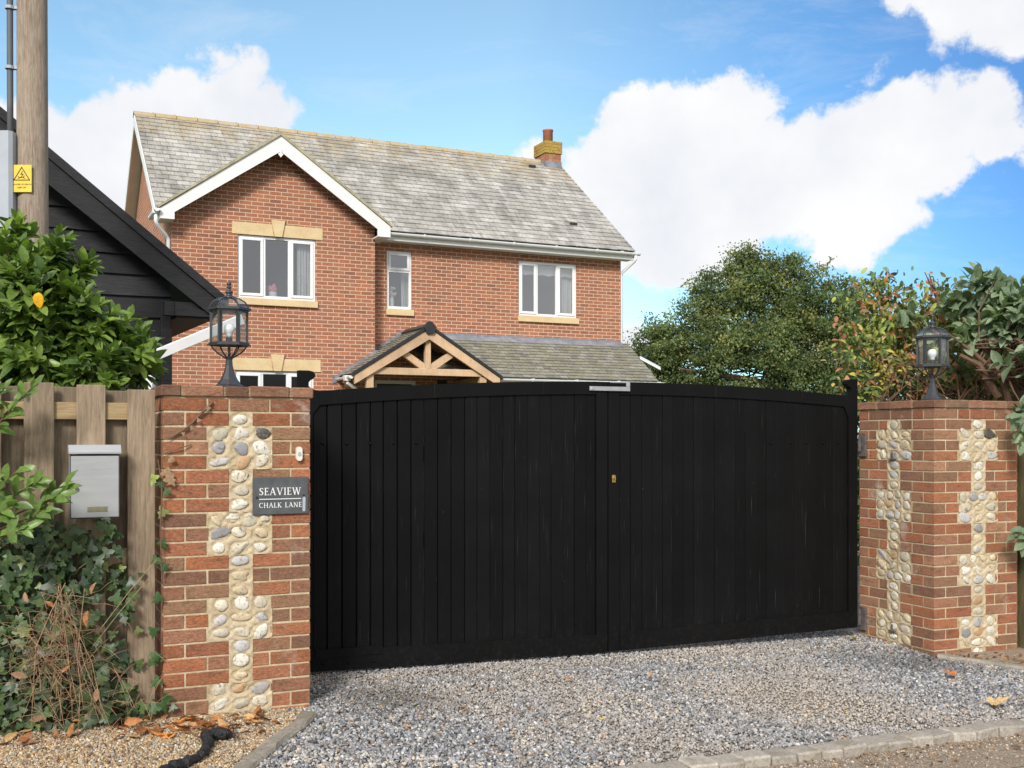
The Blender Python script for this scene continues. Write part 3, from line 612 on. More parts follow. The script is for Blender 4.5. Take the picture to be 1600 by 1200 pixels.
side = lambda X: [(X, 0 if X == 0 else YF, -0.2), (X, YB, -0.2), (X, YB, roof_z(7.5-YB)-0.05), (X, 3.8, roof_z(3.8)-0.07), (X, YF, roof_z(YF)-0.07)]+([(X, 0, 5.6)] if X == 0 else [])
for X in (0, XR):
    sd_ = side(X); MB().add(sd_, [tuple(range(len(sd_)))]).build('wall', M_HB, house)
MB().add([(0, YB, -0.2), (XR, YB, -0.2), (XR, YB, 5.6), (0, YB, 5.6)], [(0, 1, 2, 3)]).build('wall', M_HB, house)

def slates(mb, org, U, ux, vx, W, L, expo, sw, cols, clip=None, th=0.014, jit=0.010, lift=0.0):
    """rows of slates on the plane org + u*ux + v*vx, ux along the eaves, vx up the slope"""
    ux = np.array(ux, float); vx = np.array(vx, float); nn = np.cross(ux, vx); nn = nn if nn[2] > 0 else -nn
    rows = int(L/expo)
    for r_ in range(rows+1):
        v0 = r_*expo; u = -(sw/2 if r_ % 2 else 0)
        while u < W:
            a, b = max(u+0.004, 0), min(u+sw-0.004, W); u += sw
            if b-a < 0.03: continue
            if clip and not clip((a+b)/2, v0+expo/2): continue
            dv = random.uniform(-jit, jit); v1 = min(v0+expo*1.35, L+0.02); c = random.choice(cols); g = random.uniform(0.86, 1.12)
            z0, z1 = 0.022+random.uniform(0, 0.004), 0.002
            q = [org+ux*a+vx*(v0+dv)+nn*(z0-th), org+ux*b+vx*(v0+dv+random.uniform(-.002, .002))+nn*(z0-th), org+ux*b+vx*v1+nn*(z1-th), org+ux*a+vx*v1+nn*(z1-th),
                 org+ux*a+vx*(v0+dv)+nn*z0, org+ux*b+vx*(v0+dv)+nn*z0, org+ux*b+vx*v1+nn*z1, org+ux*a+vx*v1+nn*z1]
            mb.add(q, [(4, 5, 6, 7), (0, 1, 5, 4), (1, 2, 6, 5), (0, 4, 7, 3)], tuple(x_*g for x_ in c))
GS = [(0.43, 0.41, 0.375), (0.46, 0.44, 0.405), (0.40, 0.38, 0.35), (0.48, 0.46, 0.425), (0.43, 0.405, 0.36), (0.36, 0.345, 0.315)]
roof = MB(); Ls_ = math.hypot(3.7, 3.7*SL); vx = np.array((0, 3.7, 3.7*SL))/Ls_
roof.add([(-0.25, 0.1, 5.595), (9.94, 0.1, 5.595), (9.94, 3.8, 8.39), (-0.25, 3.8, 8.39)], [(0, 1, 2, 3)], (0.1, 0.1, 0.1))
roof.add([(-0.25, 7.5, 5.6), (9.94, 7.5, 5.6), (9.94, 3.8, 8.40), (-0.25, 3.8, 8.40)], [(3, 2, 1, 0)], (0.2, 0.2, 0.19))
slates(roof, np.array((-0.25, 0.09, 5.60)), None, (1, 0, 0), vx, 10.19, Ls_, 0.2, 0.25, GS)
rf = roof.build('roof', M_SLATE, house)
# roof of the front gable
wr = MB(); k_ = 0.706; hl = math.hypot(1, k_)
def vy(xx): return 0.1+((7.16-k_*abs(xx-1.93))-5.60)/SL
for sgn in (-1, 1):
    e = 1.93+sgn*2.19; ze = 7.16-k_*2.19
    wr.add([(1.93, -0.34, 7.14), (e, -0.34, ze-0.02), (e, vy(e)+0.05, ze-0.02), (1.93, vy(1.93)+0.05, 7.14)], [(0, 1, 2, 3)], (0.1, 0.1, 0.1))
    slates(wr, np.array((e, -0.34, ze)), None, (0, 1, 0), (-sgn/hl, 0, k_/hl), 3.0, 2.19*hl, 0.2, 0.25, GS, clip=lambda u_, v_, e=e, sgn=sgn: -0.34+u_ < vy(e-sgn*v_/hl)+0.08)
wr.build('gable_roof', M_SLATE, house)
# verge strips, ridge tiles
mb = MB()
for sgn in (-1, 1):
    pts = [(1.93, 7.20), (1.93+sgn*2.2, 5.63), (1.93+sgn*2.2, 5.585), (1.93, 7.135)]
    mb.prism(pts, -0.365, -0.30, 'y')
mb.build('verge_strip', M_VERGE, house)
mb = MB(); xx = -0.27
while xx < 9.30:
    L = 0.44; w = 0.13
    sec = [(3.8-w, 8.42-0.085), (3.8-w*0.6, 8.42-0.02), (3.8, 8.435), (3.8+w*0.6, 8.42-0.02), (3.8+w, 8.42-0.085)]
    o2 = [(yy, zz+0.018) for yy, zz in sec][::-1]
    dz = random.uniform(-0.006, 0.006); mb.prism([(a, b+dz) for a, b in sec+o2], xx, min(xx+L-0.012, 9.36), 'x'); mb.prism([(a, b+dz+0.012) for a, b in sec+o2], xx+L-0.055, xx+L-0.013, 'x'); xx += L
mb.build('ridge_tiles', M_RIDGE, house)
# bargeboards
mb = MB(); mb.prism([(-0.24, 5.40), (0.01, 5.40), (0.01, 5.53), (1.93, 6.835), (3.83, 5.53), (3.83, 5.39), (4.09, 5.39), (4.09, 5.60), (1.93, 7.14), (-0.24, 5.585)], -0.335, -0.305)
mb.box(-0.24, 0.01, -0.305, 0.12, 5.395, 5.42); mb.box(-0.24, -0.21, -0.305, 0.3, 5.42, 5.585); mb.box(3.83, 4.09, -0.305, 0.40, 5.385, 5.41); mb.box(4.06, 4.09, -0.305, 0.06, 5.41, 5.585)
mb.build('bargeboard', M_WPAINT, house)
mb = MB(); mb.prism([(1.90, 6.87), (1.96, 6.87), (1.945, 6.80), (1.985, 6.79), (1.93, 6.72), (1.875, 6.79), (1.915, 6.80)], -0.345, -0.325); mb.build('finial', M_WPAINT, house)
for y0, y1 in ((0.1, 3.8), (7.5, 3.8)):
    for X in (-0.262, XR+0.16):
        mb = MB(); z0, z1 = 5.56, 8.36
        mb.add([(X, y0, z0), (X, y1, z1), (X, y1, z1-0.24), (X, y0, z0-0.20), (X+0.03, y0, z0), (X+0.03, y1, z1), (X+0.03, y1, z1-0.24), (X+0.03, y0, z0-0.20)], [(0, 1, 2, 3), (7, 6, 5, 4), (0, 4, 5, 1), (3, 2, 6, 7), (0, 3, 7, 4)])
        if X < 0: mb.add([(X+0.031, y0, z0-0.10), (X+0.031, y1, z1-0.12), (0, y1, z1-0.12), (0, y0, z0-0.10)], [(0, 1, 2, 3)])
        mb.build('bargeboard', M_WPAINT, house)
mb = MB(); mb.box(4.10, 9.91, 0.12, 0.14, 5.42, 5.585); mb.box(3.9, 9.91, 0.142, YF, 5.42, 5.44); mb.box(-0.25, 9.9, 7.3, 7.45, 5.42, 5.58); mb.build('fascia', M_WPAINT, house)
def gutter(x0, x1, y, z, r=0.055):
    sec = [(y+r*math.cos(a), z+r*math.sin(a)) for a in [math.pi+i*math.pi/8 for i in range(9)]]; ins = [(y+(r-0.006)*math.cos(a), z+(r-0.006)*math.sin(a)) for a in [math.pi+i*math.pi/8 for i in range(9)]][::-1]
    mb = MB(); mb.prism(sec+ins, x0, x1, 'x'); mb.prism(sec, x0-0.006, x0+0.006, 'x'); mb.prism(sec, x1-0.006, x1+0.006, 'x')
    xx = x0+0.7
    while xx < x1:
        s3 = [(y+(r+0.008)*math.cos(a), z+(r+0.008)*math.sin(a)) for a in [math.pi+i*math.pi/8 for i in range(9)]]; mb.prism(s3+[(y+r, z+0.012), (y-r-0.008, z+0.012)], xx, xx+0.03, 'x'); xx += 1.0
    return mb
gutter(4.22, 10.03, 0.055, 5.56).build('gutter', M_UPVC, house)
mb = MB(); mb.tube([(9.93, 0.055, 5.50), (9.93, 0.055, 5.43), (9.92, 0.10, 5.38), (9.79, 0.42, 5.16), (9.785, 0.44, 5.08), (9.785, 0.44, 0.1)], 0.034, 10); mb.build('downpipe', M_UPVC, house, True)
# left gable gutter end and swan-neck pipe
mb = MB(); sec = [(-0.30+0.055*math.cos(a), 5.56+0.055*math.sin(a)) for a in [math.pi+i*math.pi/8 for i in range(9)]]
mb.prism(sec, -0.42, 0.5, 'y'); mb.prism([(a*1.0, b) for a, b in [(-0.365, 5.57), (-0.235, 5.57), (-0.245, 5.49), (-0.355, 5.49)]], -0.30, -0.20, 'y'); mb.build('gutter', M_UPVC, house)
mb = MB(); mb.tube([(-0.30, -0.25, 5.50), (-0.30, -0.25, 5.36), (-0.28, -0.23, 5.31), (-0.09, -0.03, 5.14), (-0.055, 0.0, 5.08), (-0.055, 0.0, 0.1)], 0.034, 10); mb.build('downpipe', M_UPVC, house, True)
# stone dressings
def lintel(x0, x1, z0, z1, ks):
    mb = MB(); m = (x0+x1)/2; mb.prism([(x0, z0), (m-0.082, z0), (m-0.115, z1), (x0, z1)], -0.012, 0.09); mb.prism([(m+0.082, z0), (x1, z0), (x1, z1), (m+0.115, z1)], -0.012, 0.09)
    mb.prism([(m-0.07, z0-0.005), (m+0.07, z0-0.005), (m+0.13, z1+0.08), (m-0.13, z1+0.08)], -0.045, 0.09); return mb
lintel(1.09, 2.82, 5.29, 5.515, 0).build('lintel', M_STONE, house)
lintel(1.10, 2.78, 2.735, 2.965, 0).build('lintel', M_STONE, house)

def window(x0, x1, z0, z1, y, lights, sill=True, blind=None, trans=None, label=None, dark=False):
    """lights: list of (a,b,opening) fractions; frame with sashes; returns frame object"""
    f = 0.055; mb = MB(); d0, d1 = y+0.035, y+0.10
    mb.cbox(x0, x1, d0, d1, z0, z0+f, 0.004); mb.cbox(x0, x1, d0, d1, z1-f, z1, 0.004); mb.cbox(x0, x0+f, d0, d1, z0+f, z1-f, 0.004); mb.cbox(x1-f, x1, d0, d1, z0+f, z1-f, 0.004)
    fr = None; panes = []
    for (a, b, c, d, op) in lights:
        X0, X1, Z0, Z1 = x0+(x1-x0)*a, x0+(x1-x0)*b, z0+(z1-z0)*c, z0+(z1-z0)*d
        if a > 0: mb.cbox(X0-0.028, X0+0.028, d0+0.001, d1, z0+f, z1-f, 0.004)
        if c > 0: mb.cbox(x0+f, x1-f, d0+0.001, d1, Z0-0.028, Z0+0.028, 0.004)
        A, B = (X0+f if a == 0 else X0+0.028), (X1-f if b == 1 else X1-0.028); Cc, Dd = (Z0+f if c == 0 else Z0+0.028), (Z1-f if d == 1 else Z1-0.028)
        if op:
            s_ = 0.052; e = d0-0.018; o_ = 0.012
            mb.cbox(A-o_, B+o_, e, d0+0.02, Cc-o_, Cc-o_+s_, 0.005); mb.cbox(A-o_, B+o_, e, d0+0.02, Dd+o_-s_, Dd+o_, 0.005)
            mb.cbox(A-o_, A-o_+s_, e+0.001, d0+0.02, Cc-o_+s_, Dd+o_-s_, 0.005); mb.cbox(B+o_-s_, B+o_, e+0.001, d0+0.02, Cc-o_+s_, Dd+o_-s_, 0.005)
            panes.append((A-o_+s_-0.004, B+o_-s_+0.004, Cc-o_+s_-0.004, Dd+o_-s_+0.004, d0+0.006))
        else: panes.append((A-0.004, B+0.004, Cc-0.004, Dd+0.004, d0+0.03))
    fr = mb.build('window', M_UPVC, house)
    for (a, b, c, d, yy) in panes:
        MB().add([(a, yy, c), (b, yy, c), (b, yy, d), (a, yy, d)], [(0, 1, 2, 3)]).build('pane', M_WGLASS2 if dark else M_WGLASS, fr)
    if sill:
        sm = MB(); sm.cbox(x0-0.02, x1+0.035, y-0.05, y+0.09, z0-0.135, z0-0.008, 0.006); sm.build('sill', M_STONE, fr)
    # the room behind
    rm = MB(); D_ = 1.3 if not dark else 0.8
    rm.add([(x0-0.5, y+D_, z0-0.7), (x1+0.5, y+D_, z0-0.7), (x1+0.5, y+D_, z1+0.3), (x0-0.5, y+D_, z1+0.3), (x0-0.5, y+0.12, z0-0.7), (x1+0.5, y+0.12, z0-0.7), (x1+0.5, y+0.12, z1+0.3), (x0-0.5, y+0.12, z1+0.3)],
           [(0, 1, 2, 3), (0, 4, 5, 1), (3, 2, 6, 7), (0, 3, 7, 4), (1, 5, 6, 2)]); rm.build('room', M_DARK if dark else M_ROOM, fr)
    if blind:
        bm_ = MB()
        for (a, b) in blind:
            zz = z1-0.27; xa, xb = x0+(x1-x0)*a, x0+(x1-x0)*b; n_ = 14
            low = [(xa+(xb-xa)*i/n_, zz+0.016*math.sin(i*2.2)) for i in range(n_+1)]
            bm_.prism([(xa, z1-0.03)]+low+[(xb, z1-0.03)], y+0.16, y+0.166)
        bm_.build('blind', M_CURTAIN, fr)
    return fr
w1 = window(*W1, 0, [(0, 0.335, 0, 1, True), (0.335, 0.665, 0, 1, False), (0.665, 1, 0, 1, True)])
def curtain(x0, x1, z0, z1, y, parent):
    mb = MB(); n_ = 40; v = []; f = []
    for i in range(n_+1):
        x_ = x0+(x1-x0)*i/n_; yy = y+0.03*math.sin(i*1.7)+0.01*math.sin(i*0.6); v += [(x_, yy, z0), (x_+0.03*math.sin(i), yy, z1)]
    for i in range(n_): f.append((2*i, 2*i+2, 2*i+3, 2*i+1))
    mb.add(v, f); mb.build('curtain', M_CURTAIN, parent, True)
curtain(2.36, 2.62, 3.9, 5.25, 0.17, w1)
w2 = window(*W2, YF, [(0, 0.315, 0, 1, True), (0.315, 0.665, 0, 1, False), (0.665, 1, 0, 1, True)], blind=[(0.02, 0.98)])
curtain(8.36, 8.60, 4.0, 5.2, YF+0.25, w2)
w3 = window(*W3, 0, [(0, 0.335, 0, 1, True), (0.335, 0.665, 0, 1, False), (0.665, 1, 0, 1, True)], dark=True)
wnr = window(*WN, YF, [(0, 1, 0, 0.655, False), (0, 1, 0.655, 1, True)])
curtain(4.66, 4.78, 4.0, 4.9, YF+0.25, wnr)
# front door and dark slit window under the porch
mb = MB(); mb.box(DR[0], DR[0]+0.07, YF+0.03, YF+0.1, 0.05, 2.63); mb.box(DR[1]-0.07, DR[1], YF+0.03, YF+0.1, 0.05, 2.63); mb.box(DR[0]+0.07, DR[1]-0.07, YF+0.03, YF+0.1, 2.56, 2.63)
dfr = mb.build('door_frame', M_CREAM, house)
MB().cbox(DR[0]+0.075, DR[1]-0.075, YF+0.05, YF+0.09, 0.06, 2.555, 0.01).build('door', M_BLKPL, house)
MB().box(SLT[0], SLT[1], YF+0.04, YF+0.06, SLT[2], SLT[3]).build('side_light', M_BLKPL, house)
# chimney
ch = MB(); BR = [(0.40, 0.15, 0.09), (0.33, 0.12, 0.08), (0.44, 0.19, 0.11), (0.28, 0.12, 0.08)]
def brick_block(mb, x0, x1, y0, y1, z0, z1):
    mb.box(x0+0.006, x1-0.006, y0+0.006, y1-0.006, z0, z1, (0.46, 0.36, 0.25)); z = z0; r_ = 0
    while z < z1-0.03:
        zt = min(z+0.065, z1)
        u = x0-(0.1 if r_ % 2 else 0)
        while u < x1:
            a, b = max(u, x0), min(u+0.215, x1); u += 0.225
            if b-a > 0.03: mb.box(a, b, y0, y0+0.05, z, zt, random.choice(BR)); mb.box(a, b, y1-0.05, y1, z, zt, random.choice(BR))
        u = y0+0.055-(0.1 if r_ % 2 == 0 else 0)
        while u < y1-0.055:
            a, b = max(u, y0+0.055), min(u+0.215, y1-0.055); u += 0.225
            if b-a > 0.03: mb.box(x0, x0+0.05, a, b, z, zt, random.choice(BR)); mb.box(x1-0.05, x1, a, b, z, zt, random.choice(BR))
        z += 0.075; r_ += 1
brick_block(ch, 9.43, 9.86, 3.5, 4.1, 7.9, 8.56)
cho = ch.build('chimney', M_CHBODY, house)
c2 = MB(); brick_block(c2, 9.405, 9.885, 3.475, 4.125, 8.56, 8.86); c2.build('chimney_cap', M_CHIM, cho)
pt = MB(); pt.lathe([(0.125, 0), (0.125, 0.32), (0.137, 0.325), (0.137, 0.36), (0.115, 0.36), (0.115, 0.1)], 20, (9.645, 3.8, 8.86)); pt.build('chimney_pot', M_TERRA, cho, True)
fm = MB(); fm.prism([(3.49, 8.06), (3.49, 8.34), (3.66, 8.34), (3.66, 8.42), (3.78, 8.42), (3.78, 8.40), (3.49, 8.18)], 9.415, 9.43, 'x'); fm.box(9.415, 9.87, 3.482, 3.498, 8.06, 8.36)
fm.build('lead_flashing', M_LEAD, cho)
# roof vents
for (xa, ya) in ((8.72, 0.92), (8.90, 3.40)):
    mb = MB(); z = roof_z(ya)+0.02; mb.prism([(ya, z), (ya+0.16, z+0.16*SL+0.005), (ya+0.16, z+0.16*SL), (ya-0.02, z+0.07)], xa, xa+0.20, 'x', (0.3, 0.3, 0.3)); v_ = mb.build('vent_tile', M_SLATE, rf)
    MB().box(xa+0.01, xa+0.19, ya-0.028, ya-0.012, z-0.005, z+0.055).build('vent_opening', M_BLKPL, v_)
# ---- lean-to roof and porch
LS2 = [(0.22, 0.212, 0.182), (0.25, 0.242, 0.21), (0.19, 0.183, 0.158), (0.28, 0.272, 0.235), (0.23, 0.218, 0.165)]
ly0, lz0, ly1, lz1 = -0.86, 2.67, YF, 3.57; lsl = math.hypot(ly1-ly0, lz1-lz0); lv = np.array((0, ly1-ly0, lz1-lz0))/lsl
lt = MB(); lt.add([(4.7, ly0, lz0-0.012), (9.93, ly0, lz0-0.012), (9.93, ly1, lz1-0.012), (4.7, ly1, lz1-0.012)], [(0, 1, 2, 3)], (0.1, 0.1, 0.1))
slates(lt, np.array((4.7, ly0, lz0)), None, (1, 0, 0), lv, 5.23, lsl, 0.115, 0.17, LS2)
lt.build('lean_to_roof', M_SLATE2, house)
PRX, PRZ, PHW = 4.66, 3.60, 1.50; psl = (PRZ-2.665)/PHW; ph_ = math.hypot(1, psl)
pr = MB()
for sgn in (-1, 1):
    e = PRX+sgn*PHW; ze = 2.665
    pr.add([(PRX, -0.97, PRZ-0.015), (e, -0.97, ze-0.015), (e, YF if sgn > 0 else 0.0, ze-0.015), (PRX, YF, PRZ-0.015)], [(0, 1, 2, 3)], (0.1, 0.1, 0.1))
    slates(pr, np.array((e, -0.97, ze)), None, (0, 1, 0), (-sgn/ph_, 0, psl/ph_), 1.37, PHW*ph_, 0.115, 0.17, LS2,
           clip=(lambda u_, v_, e=e: (-0.97+u_ < 0.0) or (e+v_/ph_ > 3.88)) if sgn < 0 else (lambda u_, v_, e=e: (2.665+v_/ph_*psl) > lz0+(-0.97+u_-ly0)*(lz1-lz0)/(ly1-ly0)-0.04))
pr.build('porch_roof', M_SLATE2, house)
mb = MB()
for sgn in (-1, 1):
    e = PRX+sgn*(PHW+0.04); z_e = PRZ-psl*(PHW+0.04)
    mb.prism([(PRX, PRZ+0.045), (e, z_e+0.045), (e, z_e-0.02), (PRX, PRZ-0.02)], -1.015, -0.93)
hexp = [(PRX+0.14*math.cos(a)*1.0, PRZ+0.0+0.15*math.sin(a)) for a in [R(30+60*i) for i in range(6)]]
mb.prism([(PRX-0.13, PRZ-0.01), (PRX-0.07, PRZ-0.13), (PRX+0.07, PRZ-0.13), (PRX+0.13, PRZ-0.01), (PRX+0.03, PRZ+0.10), (PRX-0.03, PRZ+0.10)], -1.045, -0.92)
for i in range(3): mb.prism([(PRX-0.11, PRZ), (PRX, PRZ+0.075), (PRX+0.11, PRZ), (PRX+0.10, PRZ-0.03), (PRX, PRZ+0.04), (PRX-0.10, PRZ-0.03)], -0.92+0.44*i, -0.49+0.44*i)
mb.build('dry_verge', M_BLKPL, house)
tr = MB()
for sgn in (-1, 1):
    e = PRX+sgn*(PHW-0.01); z_e = PRZ-psl*(PHW-0.01)
    tr.prism([(PRX, PRZ-0.03), (e, z_e-0.03), (e, z_e-0.20), (PRX+sgn*0.001, PRZ-0.24)], -0.99, -0.93)
tr.cbox(3.50, 5.80, -0.925, -0.80, 2.665, 2.80, 0.006); tr.cbox(PRX-0.055, PRX+0.055, -0.92, -0.81, 2.80, 3.40, 0.006)
for sgn in (-1, 1):
    a = Vector((PRX+sgn*0.06, 2.80)); b = Vector((PRX+sgn*0.62, 3.17)); d = (b-a).normalized(); n_ = Vector((-d.y, d.x))*0.05
    tr.prism([(a.x, a.y), (a.x+0.11*sgn, a.y), (b.x-n_.x*sgn*0.0+0.055*sgn, b.y-0.03), (b.x-0.03*sgn, b.y+0.055), (a.x, a.y+0.085)], -0.915, -0.82)
tr.cbox(3.42, 3.56, -0.93, -0.79, 0, 2.66, 0.008); tr.cbox(5.75, 5.89, -0.93, -0.79, 0, 2.66, 0.008)
tr.box(3.40, 3.50, -0.79, -0.02, 2.55, 2.66); tr.box(5.80, 5.90, -0.79, YF-0.01, 2.55, 2.66); tr.box(6.2, 9.85, -0.79, -0.76, 2.50, 2.63)
for sgn in (-1, 1):
    for k in range(4):
        tr.prism([(PRX+sgn*0.02, PRZ-0.06), (PRX+sgn*1.45, PRZ-0.06-psl*1.43), (PRX+sgn*1.45, PRZ-0.14-psl*1.43), (PRX+sgn*0.02, PRZ-0.14)], -0.62+k*0.22, -0.58+k*0.22, c=(0.75, 0.7, 0.6))
tr.build('porch_frame', M_OAKT, house)
# lead: strip over the lean-to and stepped soakers up the gable wing
ld = MB(); ld.prism([(YF-0.012, 3.50), (YF-0.012, 3.635), (YF-0.002, 3.635), (YF-0.002, 3.50)], 5.0, 9.70, 'x'); ld.prism([(YF-0.15, lz1-0.085), (YF-0.14, lz1-0.068), (YF-0.004, lz1+0.035), (YF-0.004, lz1+0.015)], 4.95, 9.76, 'x')
for i in range(9):
    x0_ = 3.02+i*0.105; zb_ = 2.66+(x0_-3.16)*psl+0.0; ld.prism([(x0_, zb_+0.10), (x0_+0.2, zb_+0.10), (x0_+0.2, zb_+0.02), (x0_+0.0, zb_-0.06)], -0.014-0.001*i, -0.003, 'y')
ld.prism([(3.14, 2.655), (3.88, 2.655+0.74*psl), (3.88, 2.655+0.74*psl+0.06), (3.14, 2.72)], -0.06, -0.02, 'y')
for i in range(7):
    x0_ = 3.89+i*0.11; zb_ = 2.665+(x0_-3.16)*psl; ld.prism([(x0_, zb_+0.12), (x0_+0.2, zb_+0.12), (x0_+0.2, zb_-0.02), (x0_, zb_-0.05)], YF-0.02-0.001*i, YF-0.003, 'y')
ld.build('lead_flashing', M_LEAD, house)
gutter(6.2, 10.02, -0.91, 2.645).build('gutter', M_UPVC, house)
mb = MB(); sec = [(3.115+0.05*math.cos(a), 2.62+0.05*math.sin(a)) for a in [math.pi+i*math.pi/8 for i in range(9)]]; mb.prism(sec, -0.95, -0.03, 'y'); mb.prism([(3.04, 2.64), (3.19, 2.64), (3.17, 2.54), (3.06, 2.54)], -0.75, -0.62)
mb.tube([(3.115, -0.69, 2.56), (3.115, -0.69, 2.50), (3.40, -0.60, 2.33), (3.42, -0.6, 2.2), (3.42, -0.6, 0.1)], 0.034, 8); mb.build('gutter', M_UPVC, house)
mb = MB(); wall_front(mb, 6.25, 9.75, -0.2, 2.62, -0.55, []); mb.add([(9.75, -0.55, -0.2), (9.75, YF, -0.2), (9.75, YF, 3.3), (9.75, -0.55, 2.65)], [(0, 1, 2, 3)]); mb.add([(6.25, -0.55, -0.2), (6.25, YF, -0.2), (6.25, YF, 3.3), (6.25, -0.55, 2.65)], [(0, 1, 2, 3)]); mb.build('wall', M_HB, house)

# flowers on the window sills (inside the house)
def hl_(x, y, z): v = Matrix.Rotation(TH, 4, 'Z') @ Vector((x, y, z)); return (v.x-6.23, v.y+19.9, z)
def vase(x, y, z, label, mat, r, h, spread):
    t_ = thing('flower_vase', label, 'vase', hl_(x, y, z), TH)
    MB().lathe([(r*0.8, 0), (r, h*0.3), (r, h*0.7), (r*0.85, h)], 16).build('vase', M_VASE, t_, True)
    n_ = 40; P = rng.normal(0, 1, (n_, 3)); P = unit(P)*rng.uniform(0.3, 1, (n_, 1))*np.array(spread)+np.array((0, 0, h+spread[2]*0.8)); mb = MB()
    V = (ICO[None]*0.035*rng.uniform(0.7, 1.2, (n_, 12, 1))+P[:, None]).reshape(-1, 3); build_np('flowers', V, (ICF[None]+(np.arange(n_)*12)[:, None, None]).reshape(-1, 3), np.ones((len(V), 3)), mat, t_)
vase(1.90, 0.2, 4.13, 'white pot of pink flowers inside the upstairs gable window', M_PINK, 0.085, 0.13, (0.11, 0.05, 0.08))
vase(4.42, YF+0.2, 4.11, 'tall white vase of dried flowers inside the narrow upstairs window', M_DRIED, 0.06, 0.22, (0.09, 0.05, 0.15))
# room ledges the vases stand on are the inner sills
MB().box(1.22, 2.66, 0.101, 0.36, 4.105, 4.128).build('inner_sill', M_WPAINT, w1); MB().box(4.28, 4.78, YF+0.101, YF+0.34, 4.09, 4.108).build('inner_sill', M_WPAINT, wnr)

# flat white dish on its mast beside the house
dt = thing('satellite_dish', 'flat white rectangular dish tilted on a thin mast right of the slate lean-to roof', 'dish', (3.25, 25.6, 0), 0)
MB().tube([(0, 0, 0), (0, 0, 3.18)], 0.02, 8).build('mast', M_GALV, dt)
Md = Matrix.Translation((0.0, 0, 3.22)) @ Matrix.Rotation(R(28), 4, 'Y') @ Matrix.Rotation(R(14), 4, 'X')
MB().cbox(-0.28, 0.28, -0.18, 0.18, -0.02, 0.02, 0.015, M=Md).build('panel', M_WPAINT, dt)

# ================================================================== BARN
TB = R(28)
barn = thing('black_barn', 'black weatherboarded outbuilding with a steep gable left of the house', 'barn', (-3.45, 11.0, 0), TB)
bw = 6.4; rx = -bw/2; bz = lambda x_: 2.50+0.785*(bw/2-abs(x_-rx))+0.18
bo = MB(); z = 0.0; e_ = 0.205
while z < 5.4:
    # feather-edge boards running up into the gable
    lim = lambda zz: min(bw/2, max(0.0, (5.58-zz)/0.785))
    zt = z+e_+0.02
    for s0, s1 in ((-1, 1),):
        h0 = lim(z); h1 = lim(zt)
        if h0 <= 0.05: break
        n_ = 24; v = []; f = []
        g = random.uniform(0.7, 1.35)
        for i in range(n_+1):
            xx = rx-h0+2*h0*i/n_; xt = rx-h1+2*h1*i/n_; wv = 0.006*math.sin(xx*1.9+z*9)+0.003*math.sin(xx*5.3+z*31)
            v += [(xx, -0.040+random.uniform(-.001, .001), z+wv), (xt, -0.010, zt+wv), (xx, -0.012, z+wv)]
        for i in range(n_): a = i*3; f += [(a, a+3, a+4, a+1), (a+2, a+5, a+3, a)]
        bo.add(v, f, (g, g, g))
    z += e_
bo.add([(-bw, 0, -0.1), (0, 0, -0.1), (0, 0, 2.9), (rx, 0, 5.5), (-bw, 0, 2.9)], [(0, 1, 2, 3, 4)], (0.5, 0.5, 0.5))
bo.add([(0, 0, -0.1), (0, 6, -0.1), (0, 6, 2.65), (0, 0, 2.65)], [(0, 1, 2, 3)], (0.8, 0.8, 0.8)); bo.add([(-bw, 0, -0.1), (-bw, 6, -0.1), (-bw, 6, 2.65), (-bw, 0, 2.65)], [(0, 1, 2, 3)], (0.8, 0.8, 0.8))
bo.build('wall', M_BARN, barn)
MB().cbox(-0.11, 0.0, -0.075, 0.05, -0.1, 2.80, 0.006).cbox(-0.115, 0.36, -0.30, -0.20, 2.66, 2.80, 0.004).build('corner_post', M_BARN, barn)
rb = MB(); EV = 0.49; k2 = 0.785
for sgn in (-1, 1):
    xe = rx+sgn*(bw/2+EV); ze = 2.83; zr = ze+k2*(bw/2+EV)
    rb.add([(rx, -0.38, zr), (xe, -0.38, ze), (xe, 6.2, ze), (rx, 6.2, zr), (rx, -0.38, zr-0.05), (xe, -0.38, ze-0.05), (xe, 6.2, ze-0.05), (rx, 6.2, zr-0.05)], [(0, 1, 2, 3), (4, 5, 6, 7), (0, 4, 5, 1), (1, 5, 6, 2), (3, 2, 6, 7)])
rb.build('roof', m_simple('dark_roof_felt', (0.035, 0.036, 0.04), 0.7, 0.3, 20, 0.3), barn)
bb = MB()
for sgn in (-1, 1):
    xe = rx+sgn*(bw/2+EV); ze = 2.80; zr = ze+k2*(bw/2+EV); xl = rx+sgn*(bw/2+EV-0.14)
    bb.prism([(rx, zr), (xe, ze), (xl, ze-0.145), (rx, zr-0.33)], -0.36, -0.33); bb.prism([(rx, zr+0.05), (xe, ze+0.05), (xe, ze-0.05), (rx, zr-0.05)], -0.39, -0.36)
    bb.prism([(rx+sgn*(bw/2-0.02), 2.66), (xl, 2.66), (xl, 2.69), (rx+sgn*(bw/2-0.02), 2.80)], -0.33, 0.0)
bb.build('bargeboard', M_BARN, barn)
MB().box(0.0, 0.36, -0.30, 6.0, 2.64, 2.66).build('soffit', M_BARN, barn)

